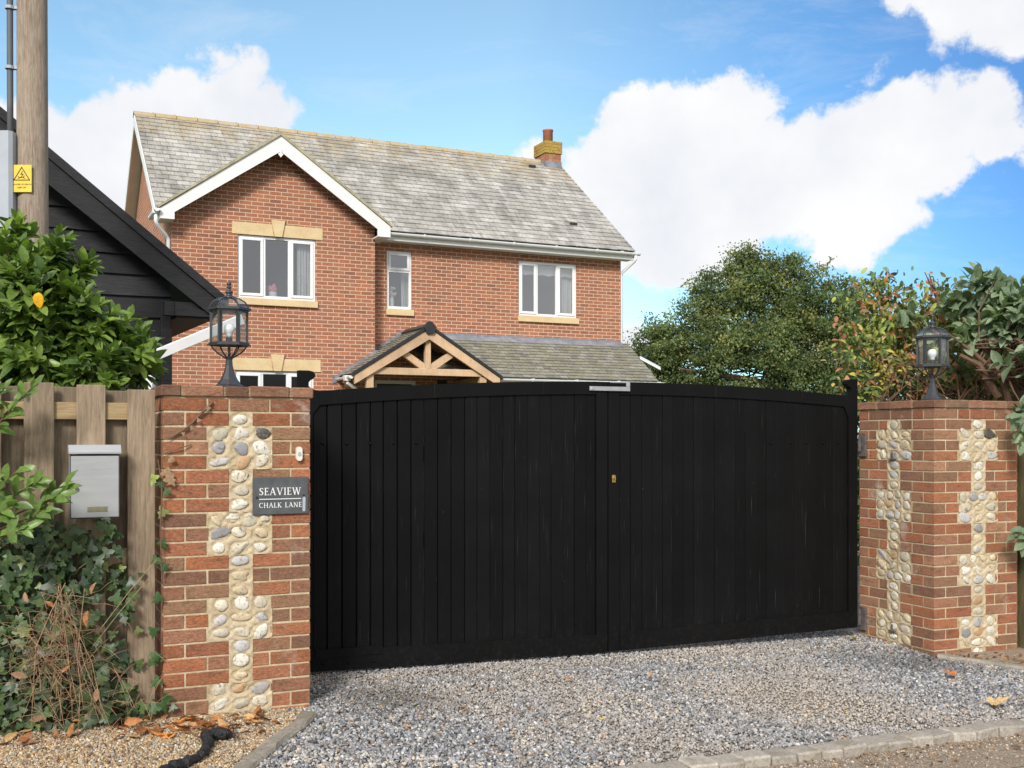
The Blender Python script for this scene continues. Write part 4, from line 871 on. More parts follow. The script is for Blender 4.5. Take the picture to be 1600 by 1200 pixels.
# white timber frame in front of the barn corner
wf = thing('timber_frame', 'white painted post with a slanting white rail in front of the black barn corner', 'frame', (0, 0, 0))
a_ = wp(232, 566, 9.3); b_ = wp(232, 640, 9.3)
MB().cbox(a_[0]-0.045, a_[0]+0.045, 9.26, 9.345, 0.0, a_[2], 0.004).build('post', M_WPAINT, wf)
p0 = Vector(wp(226, 562, 9.3)); p1 = Vector(wp(378, 499, 9.9)); dd = (p1-p0); L_ = dd.length; q_ = dd.to_track_quat('X', 'Z').to_matrix().to_4x4()
MB().cbox(0, L_, -0.03, 0.03, -0.045, 0.045, 0.004, M=Matrix.Translation(p0) @ q_).build('rail', M_WPAINT, wf)

# ================================================================== GATE PIERS
PBC = [(0.40, 0.162, 0.088), (0.36, 0.148, 0.082), (0.29, 0.148, 0.092), (0.40, 0.165, 0.085), (0.25, 0.130, 0.085), (0.38, 0.20, 0.12), (0.34, 0.135, 0.074), (0.30, 0.168, 0.10), (0.38, 0.150, 0.075), (0.34, 0.165, 0.10)]
FLC = [(0.56, 0.54, 0.47), (0.66, 0.63, 0.55), (0.42, 0.41, 0.40), (0.56, 0.46, 0.31), (0.60, 0.55, 0.44), (0.27, 0.27, 0.28), (0.44, 0.28, 0.15), (0.50, 0.46, 0.36), (0.07, 0.065, 0.06)]
FLW = [5, 5, 3, 6, 6, 2, 2, 5, 1]
# smooth stone template
import bmesh
def ico2():
    b = bmesh.new(); bmesh.ops.create_icosphere(b, subdivisions=3, radius=1); V = np.array([v.co[:] for v in b.verts]); F = np.array([[v.index for v in f.verts] for f in b.faces]); b.free(); return V, F
I2V, I2F = ico2()
def pier(label, loc, rz, w, d, ztop, zbot, flint_sides, nar=(0.345, 0.475), wid=(0.232, 0.592)):
    p = thing('brick_pier', label, 'pier', loc, rz)
    rows = int(math.ceil((ztop-0.062-zbot)/0.075)); b = MB(); J = 0.010
    z0c = ztop-0.062
    def panel_rows(i):      # 0 none, 1 narrow, 2 wide
        if i == 0: return 0
        if i < 2 and True: return 1
        k = (i-2) % 6; return 2 if k < 3 else 1
    def put(face, a, bb, z0, z1, first, last, even):
        c = random.choice(PBC); g = random.uniform(0.85, 1.15)*(0.80 if z1 > z0c-0.08 else 1.0); c = tuple(x_*g for x_ in c); o = random.uniform(-0.0015, 0.0012); D_ = 0.1025
        if face == 'f': b.cbox(a, bb, o, D_, z0, z1, 0.0024, c, 0.0010)
        if face == 'b': b.cbox(a, bb, d-D_, d-o, z0, z1, 0.0024, c, 0.0010)
        if face == 'l': b.cbox(o, D_, a, bb, z0, z1, 0.0024, c, 0.0010)
        if face == 'r': b.cbox(w-D_, w-o, a, bb, z0, z1, 0.0024, c, 0.0010)
    def fill(face, a, bb, z0, z1, half_first):
        L = bb-a
        if L < 0.03: return
        segs = []; x_ = a
        if half_first and L > 0.24: segs.append((x_, x_+0.1025)); x_ += 0.1125
        while bb-x_ > 0.25: segs.append((x_, x_+0.215)); x_ += 0.225
        if bb-x_ > 0.235 or bb-x_ < 0.03:
            if bb-x_ > 0.03: segs.append((x_, x_+(bb-x_)/2-J/2)); segs.append((x_+(bb-x_)/2+J/2, bb))
            elif segs: segs[-1] = (segs[-1][0], bb)
        else: segs.append((x_, bb))
        for s0, s1 in segs: put(face, s0, s1, z0, z1, 0, 0, 0)
    for i in range(rows):
        z1 = z0c-i*0.075-J/2; z0 = z1-0.065; even = i % 2 == 0; pr_ = panel_rows(i)
        cut = {0: None, 1: nar, 2: wid}[pr_]
        xe, ye = (0.215, 0.1025) if even else (0.1025, 0.215)
        for (cx, cy) in ((0, 0), (1, 0), (0, 1), (1, 1)):
            c = random.choice(PBC); g = random.uniform(0.85, 1.15)*(0.8 if i == 0 else 1); c = tuple(x_*g for x_ in c)
            X0, X1 = (0, xe) if cx == 0 else (w-xe, w); Y0, Y1 = (0, ye) if cy == 0 else (d-ye, d)
            b.cbox(X0, X1, Y0, Y1, z0, z1, 0.0024, c, 0.0010)
        for face, e, full in (('f', xe, w), ('b', xe, w), ('l', ye, d), ('r', ye, d)):
            a, bb = e+J, full-e-J
            sc_ = 1.0
            if face in flint_sides and cut:
                if cut[0]*sc_-J-a > 0.03: fill(face, a, cut[0]*sc_-0.002, z0, z1, False)
                if bb-cut[1]*sc_-J > 0.03: fill(face, cut[1]*sc_+0.002, bb, z0, z1, False)
            else: fill(face, a, bb, z0, z1, even)
    bw_ = b.build('brickwork', M_PB, p)
    # mortar core
    MB().box(0.0042, w-0.0042, 0.0042, d-0.0042, z0c-rows*0.075, z0c+0.004).build('mortar', M_MORTAR, p)
    # coping: flat course with a small oversail
    c = MB(); o = 0.014; u = -o
    def cop(x0, x1, y0, y1):
        g = random.uniform(0.75, 1.1); k = random.choice([(0.27, 0.135, 0.082), (0.22, 0.115, 0.075), (0.31, 0.16, 0.10), (0.24, 0.15, 0.095)])
        c.cbox(x0, x1, y0, y1, z0c+0.004, ztop+random.uniform(-0.002, 0.002), 0.006, tuple(x_*g for x_ in k), 0.0015)
    ws = [0.105, 0.215, 0.125, 0.215, 0.125]; tot = sum(ws)+0.01*4; f_ = (w+2*o)/tot
    for k, L in enumerate(ws): cop(u, u+L*f_, -o, 0.2); cop(u, u+L*f_, d-0.2, d+o); u += (L+0.01)*f_
    u = 0.21
    while u < d-0.21-0.05: L = min(0.215, d-0.21-u); cop(-o, 0.2, u, u+L-0.01); cop(w-0.2, w+o, u, u+L-0.01); u += L
    c.box(-0.006, w+0.006, -0.006, d+0.006, z0c+0.008, ztop-0.006, (0.34, 0.27, 0.18)); c.build('coping', M_PB, p)
    # flint panels
    for fs in flint_sides:
        full = w if fs in 'fb' else d; sc_ = 1.0; mV, mF, sV, sF, sC = [], [], [], [], []; off = 0; offs = 0
        i = 1
        while i < rows:
            pr_ = panel_rows(i); j = i
            while j < rows and panel_rows(j) == pr_: j += 1
            a, bb = [q*sc_ for q in ({1: nar, 2: wid}[pr_])]; zt = z0c-i*0.075; zb = z0c-j*0.075; H_ = zt-zb
            st = []
            if pr_ == 2:
                nr = max(1, round(H_/0.073))
                for r_ in range(nr):
                    nc = random.choice((3, 3, 4)); wd = (bb-a)/nc
                    for q in range(nc):
                        st.append((a+wd*(q+0.5)+random.uniform(-.008, .008), zt-(r_+0.5)*H_/nr+random.uniform(-.006, .006), wd*random.uniform(0.26, 0.46), H_/nr*random.uniform(0.27, 0.45), random.uniform(-0.9, 0.9)))
            else:
                nr = max(1, round(H_/0.073))
                for r_ in range(nr): st.append(((a+bb)/2+random.uniform(-.006, .006), zt-(r_+0.5)*H_/nr, random.uniform(0.034, 0.045), H_/nr*random.uniform(0.30, 0.42), random.uniform(-0.3, 0.3)))
            nx, nz = int((bb-a)/0.009)+2, int(H_/0.009)+2; X, Zz = np.meshgrid(np.linspace(a-0.003, bb+0.003, nx), np.linspace(zb-0.002, zt+0.002, nz))
            Y = 0.004-0.004*vnoise(X+3, Zz+7, 60, 3)-0.003*vnoise(X, Zz, 25, 4)
            for (cx, cz, rx_, rz_, ro) in st:
                dd_ = np.hypot((X-cx)/(rx_*1.22), (Zz-cz)/(rz_*1.22)); Y += 0.0055*np.exp(-((dd_-1.0)/0.13)**2)-0.004*np.exp(-((dd_-1.35)/0.2)**2)
            pts = np.stack([X.ravel(), Y.ravel(), Zz.ravel()], 1); ii = np.arange((nz-1)*(nx-1)); rr_, cc_ = ii//(nx-1), ii % (nx-1); aa = rr_*nx+cc_
            mV.append(pts); mF.append(np.stack([aa, aa+1, aa+nx+1, aa+nx], 1)+off); off += len(pts)
            for (cx, cz, rx_, rz_, ro) in st:
                V = I2V.copy(); k1, k2_, k3 = rng.normal(0, 1, (3, 3)); V = V*(1+0.16*np.sin(V@k1*1.7+1)+0.12*np.sin(V@k2_*2.3)+0.05*np.sin(V@k3*4))[:, None]
                V = V*np.array((rx_, 0.0085, rz_)); cr_, sr_ = math.cos(ro), math.sin(ro); V = np.stack([V[:, 0]*cr_-V[:, 2]*sr_, V[:, 1], V[:, 0]*sr_+V[:, 2]*cr_], 1)+np.array((cx, 0.001, cz))
                base = np.array(random.choices(FLC, FLW)[0])*random.uniform(0.85, 1.15)
                sV.append(V); sF.append(I2F+offs); offs += len(V); sC.append(np.tile(base, (len(V), 1)))
            i = j
        mV, mF, sV, sF, sC = np.concatenate(mV), np.concatenate(mF), np.concatenate(sV), np.concatenate(sF), np.concatenate(sC)
        if fs == 'l':      # turn from the front plane to the side plane x=0 (outward -x)
            tf = lambda V: np.stack([V[:, 1], V[:, 0], V[:, 2]], 1)
            mV, sV = tf(mV), tf(sV)
        fp = build_np('flint_panel', mV, mF, np.ones((len(mV), 3)), M_MORTAR, p, True)
        build_np('flints', sV, sF, sC, M_FLINT, fp, True)
    return p
PL = (-1.787, 5.577); TL = R(25)
pier_l = pier('brick and flint gate pier left of the gate, carrying the house name plaque', (PL[0], PL[1], 0), TL, 0.765, 0.79, 1.725, -0.06, 'f', (0.333, 0.452), (0.228, 0.555))
PR = (3.0, 7.73); TR_ = R(22.3)
pier_r = pier('brick and flint gate pier right of the gate, with flint panels on both visible faces', (PR[0], PR[1], 0), TR_, 0.79, 0.79, 1.725, -0.16, 'fl')
def pt_on(o, x, y, z):
    v = Matrix.Rotation(o.rotation_euler[2], 4, 'Z') @ Vector((x, y, z)); return (o.location[0]+v.x, o.location[1]+v.y, o.location[2]+v.z)
# rusty hooks and hinge brackets on the right pier's gate-side face
for z in (1.30, 0.02): MB().box(-0.022, -0.012, 0.405, 0.415, z, z+0.045).box(-0.022, 0.0, 0.38, 0.445, z-0.008, z).build('hook', M_RUST, pier_r)
for z in (1.40, 0.06):
    mb = MB(); mb.cbox(-0.02, -0.002, 0.70, 0.775, z-0.09, z+0.09, 0.002); mb.tube([(-0.03, 0.75, z-0.05), (-0.03, 0.75, z+0.07)], 0.012, 8); h_ = mb.build('hinge', M_RUST, pier_r)

# house name plaque
pq = thing('name_plaque', 'dark slate plaque reading SEAVIEW CHALK LANE on the left pier', 'sign', pt_on(pier_l, 0.452, -0.016, 1.045), TL)
MB().cbox(0, 0.298, 0, 0.010, 0, 0.198, 0.0015).build('plate', M_SLATEPL, pq)
# serif capitals drawn from strokes: (x0,z0,x1,z1,width) in a unit-high box; advance width
TK, TN = 0.125, 0.06
def serif(x_, z_, w=0.22): return (x_-w/2, z_, x_+w/2, z_, 0.045)
GLY = {
 'S': (0.52, [(0.44, 0.86, 0.36, 0.96, TN), (0.36, 0.96, 0.20, 0.97, TN), (0.20, 0.97, 0.09, 0.86, 0.09), (0.09, 0.86, 0.10, 0.68, TK), (0.10, 0.68, 0.40, 0.40, TK), (0.40, 0.40, 0.43, 0.20, TK), (0.43, 0.20, 0.30, 0.04, 0.09), (0.30, 0.04, 0.12, 0.05, TN), (0.12, 0.05, 0.05, 0.18, TN), (0.45, 0.80, 0.44, 0.96, 0.04), (0.04, 0.05, 0.05, 0.22, 0.04)]),
 'E': (0.56, [(0.14, 0, 0.14, 1, TK), (0.05, 0.98, 0.48, 0.98, TN), (0.14, 0.52, 0.40, 0.52, TN), (0.05, 0.03, 0.50, 0.03, TN), (0.48, 1, 0.48, 0.86, 0.045), (0.51, 0, 0.51, 0.17, 0.045), (0.40, 0.44, 0.40, 0.6, 0.04)]),
 'A': (0.78, [(0.09, 0, 0.39, 1.0, TN), (0.38, 1.0, 0.68, 0, TK), (0.21, 0.34, 0.58, 0.34, TN), serif(0.08, 0.02), serif(0.69, 0.02)]),
 'V': (0.78, [(0.10, 1, 0.40, 0, TK), (0.40, 0, 0.68, 1.0, TN), serif(0.09, 0.98), serif(0.69, 0.98)]),
 'I': (0.30, [(0.15, 0, 0.15, 1, TK), serif(0.15, 0.02), serif(0.15, 0.98)]),
 'W': (1.08, [(0.09, 1, 0.33, 0, TK), (0.33, 0, 0.55, 1.0, TN), (0.53, 1, 0.78, 0, TK), (0.78, 0, 1.0, 1.0, TN), serif(0.09, 0.98), serif(0.53, 0.98), serif(1.0, 0.98)]),
 'C': (0.74, [(0.66, 0.84, 0.52, 0.96, TN), (0.52, 0.96, 0.34, 0.96, TN), (0.34, 0.96, 0.16, 0.80, 0.1), (0.16, 0.80, 0.09, 0.50, TK), (0.09, 0.50, 0.16, 0.20, TK), (0.16, 0.20, 0.34, 0.04, 0.1), (0.34, 0.04, 0.54, 0.04, TN), (0.54, 0.04, 0.68, 0.16, TN), (0.66, 0.78, 0.66, 0.96, 0.04)]),
 'H': (0.82, [(0.15, 0, 0.15, 1, TK), (0.66, 0, 0.66, 1, TK), (0.15, 0.5, 0.66, 0.5, TN), serif(0.15, 0.02), serif(0.66, 0.02), serif(0.15, 0.98), serif(0.66, 0.98)]),
 'L': (0.56, [(0.15, 0, 0.15, 1, TK), (0.05, 0.03, 0.50, 0.03, TN), serif(0.15, 0.98), (0.51, 0, 0.51, 0.18, 0.045)]),
 'K': (0.72, [(0.15, 0, 0.15, 1, TK), (0.20, 0.48, 0.58, 1.0, TN), (0.26, 0.56, 0.64, 0.0, TK), serif(0.15, 0.02), serif(0.15, 0.98), serif(0.60, 0.98), serif(0.66, 0.02)]),
 'N': (0.84, [(0.13, 0, 0.13, 1, TN), (0.11, 1.0, 0.69, 0.0, TK), (0.69, 0.0, 0.69, 1, TN), serif(0.13, 0.02), serif(0.10, 0.98), serif(0.69, 0.98)]),
 ' ': (0.42, [])}
def text_strokes(mb, s_, x, z, h, width, y=-0.0025):
    adv = sum(GLY[c][0]+0.11 for c in s_)-0.11; k = width/adv
    for c in s_:
        a, st = GLY[c]
        for i, (x0, z0, x1, z1, w_) in enumerate(st):
            p = Vector((x+x0*k, z+z0*h)); q = Vector((x+x1*k, z+z1*h)); d = (q-p).normalized(); n_ = Vector((-d.y, d.x))*w_*h*0.55; e = d*0.02*h
            yy = y-0.00006*i
            mb.prism([tuple(p-n_-e), tuple(q-n_+e), tuple(q+n_+e), tuple(p+n_-e)], yy, 0.0005)
        x += (a+0.11)*k
mb = MB(); text_strokes(mb, 'SEAVIEW', 0.034, 0.103, 0.038, 0.222); text_strokes(mb, 'CHALK LANE', 0.032, 0.036, 0.026, 0.230); mb.box(0.034, 0.258, -0.0025, 0.0005, 0.0795, 0.0835)
mb.build('lettering', M_WINK, pq)
for x_, z_ in ((0.022, 0.092), (0.272, 0.097)):
    mb = MB(); mb.tube([(x_, 0.004, z_), (x_, -0.004, z_)], 0.006, 10); mb.build('screw', M_INK, pq)
mb = MB(); mb.prism([(0.266, 0.012), (0.280, 0.012), (0.282, 0.085), (0.274, 0.094), (0.266, 0.084)], -0.0035, 0.001); mb.build('silver_strip', M_GREYPL, pq)
# door bell
db = thing('door_bell', 'cream oval bell push on the left pier near the gate', 'door bell', pt_on(pier_l, 0.700, 0.0, 1.367), TL)
def oval(w_, h_, n=8): return [(w_*math.cos(a), h_+w_*math.sin(a)) for a in [math.pi*i/n for i in range(n+1)]]+[(w_*math.cos(a), -h_+w_*math.sin(a)) for a in [math.pi+math.pi*i/n for i in range(n+1)]]
MB().prism(oval(0.0165, 0.022), -0.022, 0.004).build('case', M_CREAM, db); MB().prism(oval(0.008, 0.003), -0.026, -0.0225).build('button', M_GREYPL, db)

# ---- lanterns
def lantern():
    L = thing('pier_lantern', '', 'lantern', (0, 0, 0)); N6 = 6; rot = R(12)
    MB().lathe([(0.078, 0), (0.078, 0.006), (0.066, 0.012), (0.046, 0.040), (0.030, 0.075), (0.020, 0.115), (0.017, 0.15), (0.022, 0.155), (0.022, 0.165)], 8, rot=rot).build('base', M_BLACKM, L)
    fr = MB(); rr = lambda a, r: (r*math.cos(a), r*math.sin(a))
    A = [rot+i*math.pi/3 for i in range(6)]
    bowl = [(0.022, 0.160), (0.055, 0.180), (0.080, 0.202), (0.098, 0.228)]
    for a in A: fr.tube([(r_*math.cos(a), r_*math.sin(a), z) for r_, z in bowl], 0.0042, 6)
    def ring(z0, z1, ro, ri):
        n = 6
        for i in range(n):
            a, b = A[i], A[(i+1) % n]; p = [rr(a, ro), rr(b, ro), rr(b, ri), rr(a, ri)]; fr.prism(p, z0, z1, 'z')
    ring(0.226, 0.232, 0.118, 0.080); ring(0.232, 0.242, 0.110, 0.080)
    ring(0.412, 0.420, 0.106, 0.08); ring(0.420, 0.433, 0.118, 0.08)
    for a in A: x_, y_ = rr(a, 0.096); fr.box(-0.007, 0.007, -0.006, 0.006, 0.242, 0.414, M=Matrix.Translation((x_, y_, 0)) @ Matrix.Rotation(a, 4, 'Z'))
    dome = [(0.104, 0.433), (0.099, 0.448), (0.084, 0.468), (0.056, 0.484), (0.026, 0.491)]
    for a in A: fr.tube([(r_*math.cos(a), r_*math.sin(a), z) for r_, z in dome], 0.0042, 6)
    fr.tube([(0, 0, 0.16), (0, 0, 0.245)], 0.008, 8); fr.lathe([(0.08, 0.235), (0.08, 0.24)], 6, rot=rot); fr.lathe([(0.018, 0.24), (0.018, 0.272)], 12)
    fr.build('frame', M_BLACKM, L)
    g = MB()
    for i in range(6):
        a, b = A[i], A[(i+1) % 6]; P = lambda t_, r_, z: (r_*math.cos(t_), r_*math.sin(t_), z)
        g.add([P(a, 0.093, 0.243), P(b, 0.093, 0.243), P(b, 0.093, 0.413), P(a, 0.093, 0.413)], [(0, 1, 2, 3)])
        for pr_ in (bowl, dome):
            for (r0, z0), (r1, z1) in zip(pr_[:-1], pr_[1:]): g.add([P(a, r0, z0), P(b, r0, z0), P(b, r1, z1), P(a, r1, z1)], [(0, 1, 2, 3)])
    g.build('glass', M_LGLASS, L)
    MB().lathe([(0.013, 0.272), (0.016, 0.285), (0.017, 0.290), (0.0285, 0.303), (0.031, 0.318), (0.028, 0.333), (0.018, 0.344), (0.004, 0.348)], 20).build('bulb', M_BULB, L, True)
    MB().lathe([(0.030, 0.486), (0.030, 0.496), (0.020, 0.500), (0.014, 0.512), (0.022, 0.517), (0.022, 0.523), (0.011, 0.528), (0.009, 0.541), (0.015, 0.546), (0.007, 0.554), (0.0125, 0.562), (0.0125, 0.571), (0.005, 0.579)], 14).build('finial', M_BLACKM, L, True)
    return L
la = lantern(); la.location = wp(358, 604, 5.98); la.location.z = 1.733
tag(la, 'black hexagonal glass lantern on the left pier, in front of the brick house', 'lantern', 'lanterns on the gate piers')
lb = copy_tree(la); lb.location = wp(1457, 625, 8.02); lb.location.z = 1.727; lb.scale = (1.10,)*3; lb.rotation_euler = (0, 0, R(-35)); lb['label'] = 'black hexagonal glass lantern on the right pier, in front of the shrubs'

# ================================================================== GATE
TG = R(23.56); G0 = Vector((-1.226, 6.6))
def topz(t_): return 1.838-0.0197*(t_-2.3)**2
def gate_leaf(label, t0, t1, hinge_left, bot0, bot1, bolts, skew):
    g = thing('gate_leaf', label, 'gate', (G0.x+math.cos(TG)*t0, G0.y+math.sin(TG)*t0, 0), TG+skew, 'leaves of the driveway gate')
    W = t1-t0; T = 0.058; SW = 0.085; bz_ = lambda x_: bot0+(bot1-bot0)*x_/W; tz = lambda x_: topz(t0+x_)
    b0 = 0.125
    # stiles
    horn = [(0, 1.80), (0, 1.862), (0.062, 1.862), (0.086, 1.857), (0.099, 1.842), (0.100, 1.826), (0.088, 1.812), (0.070, 1.802), (0.058, 1.787), (0.060, 1.768), (0.078, 1.752), (0.105, 1.744)]
    zr = tz(0.11) if hinge_left else tz(W-0.11); hn = [(a, z-1.738+zr) for a, z in horn]
    if hinge_left: poly = [(0, bz_(0)), ]+hn+[(0.125, tz(0.125)), (0.125, tz(0.125)-0.09), (SW, 1.6), (SW, bz_(SW))]
    else: poly = [(W-a, z) for a, z in [(0, bz_(W))]+hn+[(0.125, tz(W-0.125)), (0.125, tz(W-0.125)-0.09), (SW, 1.6), (SW, bz_(W-SW))]]
    MB().prism(poly, 0, T, c=(1, 1, 1)).build('hinge_stile', M_GATE, g)
    xa, xb = (W-SW, W) if hinge_left else (0, SW)
    MB().cbox(xa, xb, 0, T, min(bz_(xa), bz_(xb)), tz((xa+xb)/2)-0.001, 0.003).build('meeting_stile', M_GATE, g)
    i0, i1 = (0.126, W-SW-0.001) if hinge_left else (SW+0.001, W-0.126); j0, j1 = (SW+0.001, W-SW-0.001)
    n = 26; up = [(i0+(i1-i0)*i/n, tz(i0+(i1-i0)*i/n)) for i in range(n+1)]; dn_ = [(x_, z-0.086) for x_, z in up][::-1]
    MB().prism(up+dn_, 0.0, T).build('top_rail', M_GATE, g)
    cap = [(x_, z+0.001) for x_, z in up]+[(x_, z+0.012) for x_, z in up][::-1]; 
    MB().prism([(j0, bz_(j0)), (j1, bz_(j1)), (j1, bz_(j1)+b0), (j0, bz_(j0)+b0)], 0.0, T).build('bottom_rail', M_GATE, g)
    if hinge_left: MB().prism([(0.10, bz_(0)+b0*0.62), (0.52, bz_(0)+b0*0.62), (0.52, bz_(0)+b0+0.006), (0.10, bz_(0)+b0+0.006)], -0.006, -0.001).build('repair_plate', M_GATE, g)
    x_ = j0+0.001; k = 0
    while x_ < j1-0.03:
        w_ = random.uniform(0.083, 0.093); 
        if x_+w_ > j1-0.03: w_ = j1-x_-0.001
        gap = 0.004 if random.random() > 0.35 else 0.0012
        if hinge_left and k < 8: gap = 0.006
        c = random.uniform(0.75, 1.3); xe = x_+w_; y0 = 0.013+random.uniform(-0.002, 0.002); tongue = hinge_left and k < 8 or random.random() > 0.3
        zb = min(bz_(x_), bz_(xe))+b0-0.02; zt_ = max(tz(x_), tz(xe))-0.07
        m = MB(); m.cbox(x_+gap/2, xe-gap/2, y0, y0+0.020, zb, zt_, 0.0028, (c, c, c*1.02)); (m.box(x_-0.012, x_+0.012, y0+0.0225, y0+0.0245, zb, zt_, (0.5, 0.5, 0.5)) if tongue else None); m.build('board', M_GATE, g); x_ = xe; k += 1
    # ledges behind, so that no light shows except in open joints
    MB().box(j0, j1, 0.036, T, 1.30, 1.40).box(j0, j1, 0.036, T, 0.75, 0.85).build('ledge', M_GATE, g)
    for (bx, bz__) in bolts:
        m = MB(); m.lathe([(0.0001, 0), (0.009, 0), (0.009, 0.004), (0.006, 0.007), (0.001, 0.0085)], 10); o = m.build('bolt', M_GATE, g, True); o.rotation_euler = (R(90), 0, 0); o.location = (bx, 0.010 if 0.16 < bz__ < 1.65 else 0.0, bz__)
    return g, W
def tpx(px):
    k = (px-800)/1700; return (k*G0.y-G0.x)/(math.cos(TG)-k*math.sin(TG))
TA, TM, TZ = tpx(467), tpx(950.5), tpx(1340)
zat = lambda px, py: EYE+(685-py)/1700*(G0.y+math.sin(TG)*tpx(px))
bl = [(tpx(p)-TA, zat(p, q)) for p, q in ((505, 693), (542, 693), (579, 693), (615, 692), (651, 692), (505, 1037), (545, 1036), (584, 1033), (654, 1029))]
br = [(tpx(p)-TM-0.008, zat(p, q)) for p, q in ((1207, 693), (1236, 692), (1262, 692), (1288, 692), (1313, 692), (1213, 978), (1265, 972))]
gate_l, WL = gate_leaf('left leaf of the black boarded driveway gate, hung on the pier with the name plaque', TA, TM-0.004, True, 0.032, -0.008, bl, 0)
gate_r, WR = gate_leaf('right leaf of the black boarded driveway gate, with the small brass lock', TM+0.004, TZ, False, -0.006, 0.012, br, 0)
# brass lock on right leaf
lk = MB(); lx, lz = tpx(958)-TM, zat(958, 748); lk.cbox(lx-0.014, lx+0.014, -0.004, -0.0005, lz-0.026, lz+0.026, 0.003); lk.tube([(lx, -0.003, lz), (lx, -0.012, lz)], 0.012, 14); lko = lk.build('lock', M_BRASS, gate_r)
MB().box(lx-0.002, lx+0.002, -0.0135, -0.0122, lz-0.006, lz+0.006).build('keyhole', M_INK, lko)
# galvanised throw-over loop
lt_ = MB(); X0, X1 = tpx(920)-TA, tpx(983)-TA; zb_ = zat(950, 611)
lt_.cbox(X0, X1, -0.016, -0.004, zb_, zb_+0.030, 0.002); lt_.cbox(X1-0.028, X1, -0.016, -0.004, zb_+0.030, zb_+0.066, 0.002); lt_.cbox(X1-0.15, X1, -0.004, 0.07, zb_+0.056, zb_+0.064, 0.002); lt_.tube([(X0+0.02, -0.003, zb_+0.015), (X0+0.02, -0.024, zb_+0.015)], 0.007, 8)
lt_.build('throw_over_latch', M_GALV, gate_l)

# ================================================================== FENCE (left)
TF = R(25); F0 = Vector((-1.861, 5.65))    # right-hand end; local x negative to the left
fence = thing('board_fence', 'brown weathered hit-and-miss board fence left of the gate pier', 'fence', (F0.x, F0.y, 0), TF)
def fpx(px):
    k = (px-800)/1700; return (k*F0.y-F0.x)/(math.cos(TF)-k*math.sin(TF))
for (a, b, zt) in ((-70, 2, 1.73), (37, 84, 1.727), (119, 164, 1.72), (198, 241, 1.70)):
    x0, x1 = fpx(a), fpx(b); g = random.uniform(0.85, 1.15); MB().cbox(x0, x1, -0.042, -0.022, 0.03, zt, 0.003, (g, g, g)).build('board', M_FENCE, fence)
for (a, b, zt) in ((1, 40, 1.71), (81, 122, 1.71), (160, 200, 1.695)):
    x0, x1 = fpx(a), fpx(b); g = random.uniform(0.62, 0.8); MB().cbox(x0, x1, 0.024, 0.042, 0.03, zt, 0.003, (g, g*1.02, g)).build('board', M_FENCE, fence)
x_ = fpx(-70)-0.16; k = 0
while x_ > -4.6:
    y0 = -0.042 if k % 2 else 0.024; g = random.uniform(0.7, 1.1); MB().cbox(x_, x_+0.15, y0, y0+0.019, 0.03, 1.72, 0.003, (g, g, g)).build('board', M_FENCE, fence); x_ -= 0.128; k += 1
for z in (1.545, 0.80, 0.25):
    MB().cbox(-4.7, 0.0, -0.021, 0.023, z, z+0.087, 0.003, (1.25, 1.2, 1.1)).build('rail', m_wood('rail_wood', (0.22, 0.16, 0.09), (0.36, 0.28, 0.17), gs=(1.2, 14, 14)) if z > 1.5 else M_FENCE, fence)
# letter box
lbx = fpx(105)
box = thing('letter_box', 'silver metal letter box fixed to the board fence', 'letter box', (F0.x+math.cos(TF)*lbx+math.sin(TF)*0.145, F0.y+math.sin(TF)*lbx-math.cos(TF)*0.145, 1.052), TF)
bwid = 0.240
MB().cbox(0.004, bwid-0.004, 0.0, 0.10, 0, 0.318, 0.003).build('body', M_BRUSHED, box)
MB().prism([(-0.014, 0.330), (-0.014, 0.322), (-0.004, 0.322), (0.105, 0.322), (0.105, 0.366), (0.012, 0.366)], -0.001, bwid+0.003, 'x').build('lid', M_BRUSHED, box)
MB().box(0.005, bwid-0.005, -0.0006, -0.0002, 0.001, 0.3195).build('door_gap', M_INK, box)
dr = MB().cbox(0.009, bwid-0.008, -0.012, -0.0012, 0.006, 0.311, 0.003).build('door', M_BRUSHED, box)
mb = MB(); mb.tube([(0.036, -0.011, 0.150), (0.036, -0.020, 0.150)], 0.009, 14); mb.build('lock', M_RUST, dr)
mb = MB(); mb.box(0.085, 0.178, -0.0145, -0.0122, 0.035, 0.060); mb.build('name_slot', m_simple('faded_card', (0.20, 0.19, 0.12), 0.6, 0.2, 40, 0.1), dr)
# dark fence post right of the right pier
pf = thing('fence_post', 'dark green-stained timber fence post at the right edge, beside the right pier', 'post', (3.80, 8.02, 0), R(22))
MB().cbox(0, 0.10, 0, 0.10, -0.15, 1.66, 0.006, (0.45, 0.5, 0.35)).build('shaft', M_FENCE, pf); MB().cbox(-0.004, 0.104, -0.004, 0.104, 1.662, 1.69, 0.008, (0.5, 0.55, 0.4)).build('cap', M_FENCE, pf)
bf = thing('board_fence', 'dark board fence hidden by laurel beyond the right pier', 'fence', (3.90, 8.10, 0), R(22.3))
for i in range(16): MB().cbox(0.02+i*0.15, 0.165+i*0.15, 0.02, 0.04, -0.1, 1.6+random.uniform(-.01, .01), 0.003, (0.5, 0.5, 0.45)).build('board', M_FENCE, bf)
MB().cbox(0.02, 2.45, 0.042, 0.08, 1.2, 1.29, 0.003).build('rail', M_FENCE, bf)

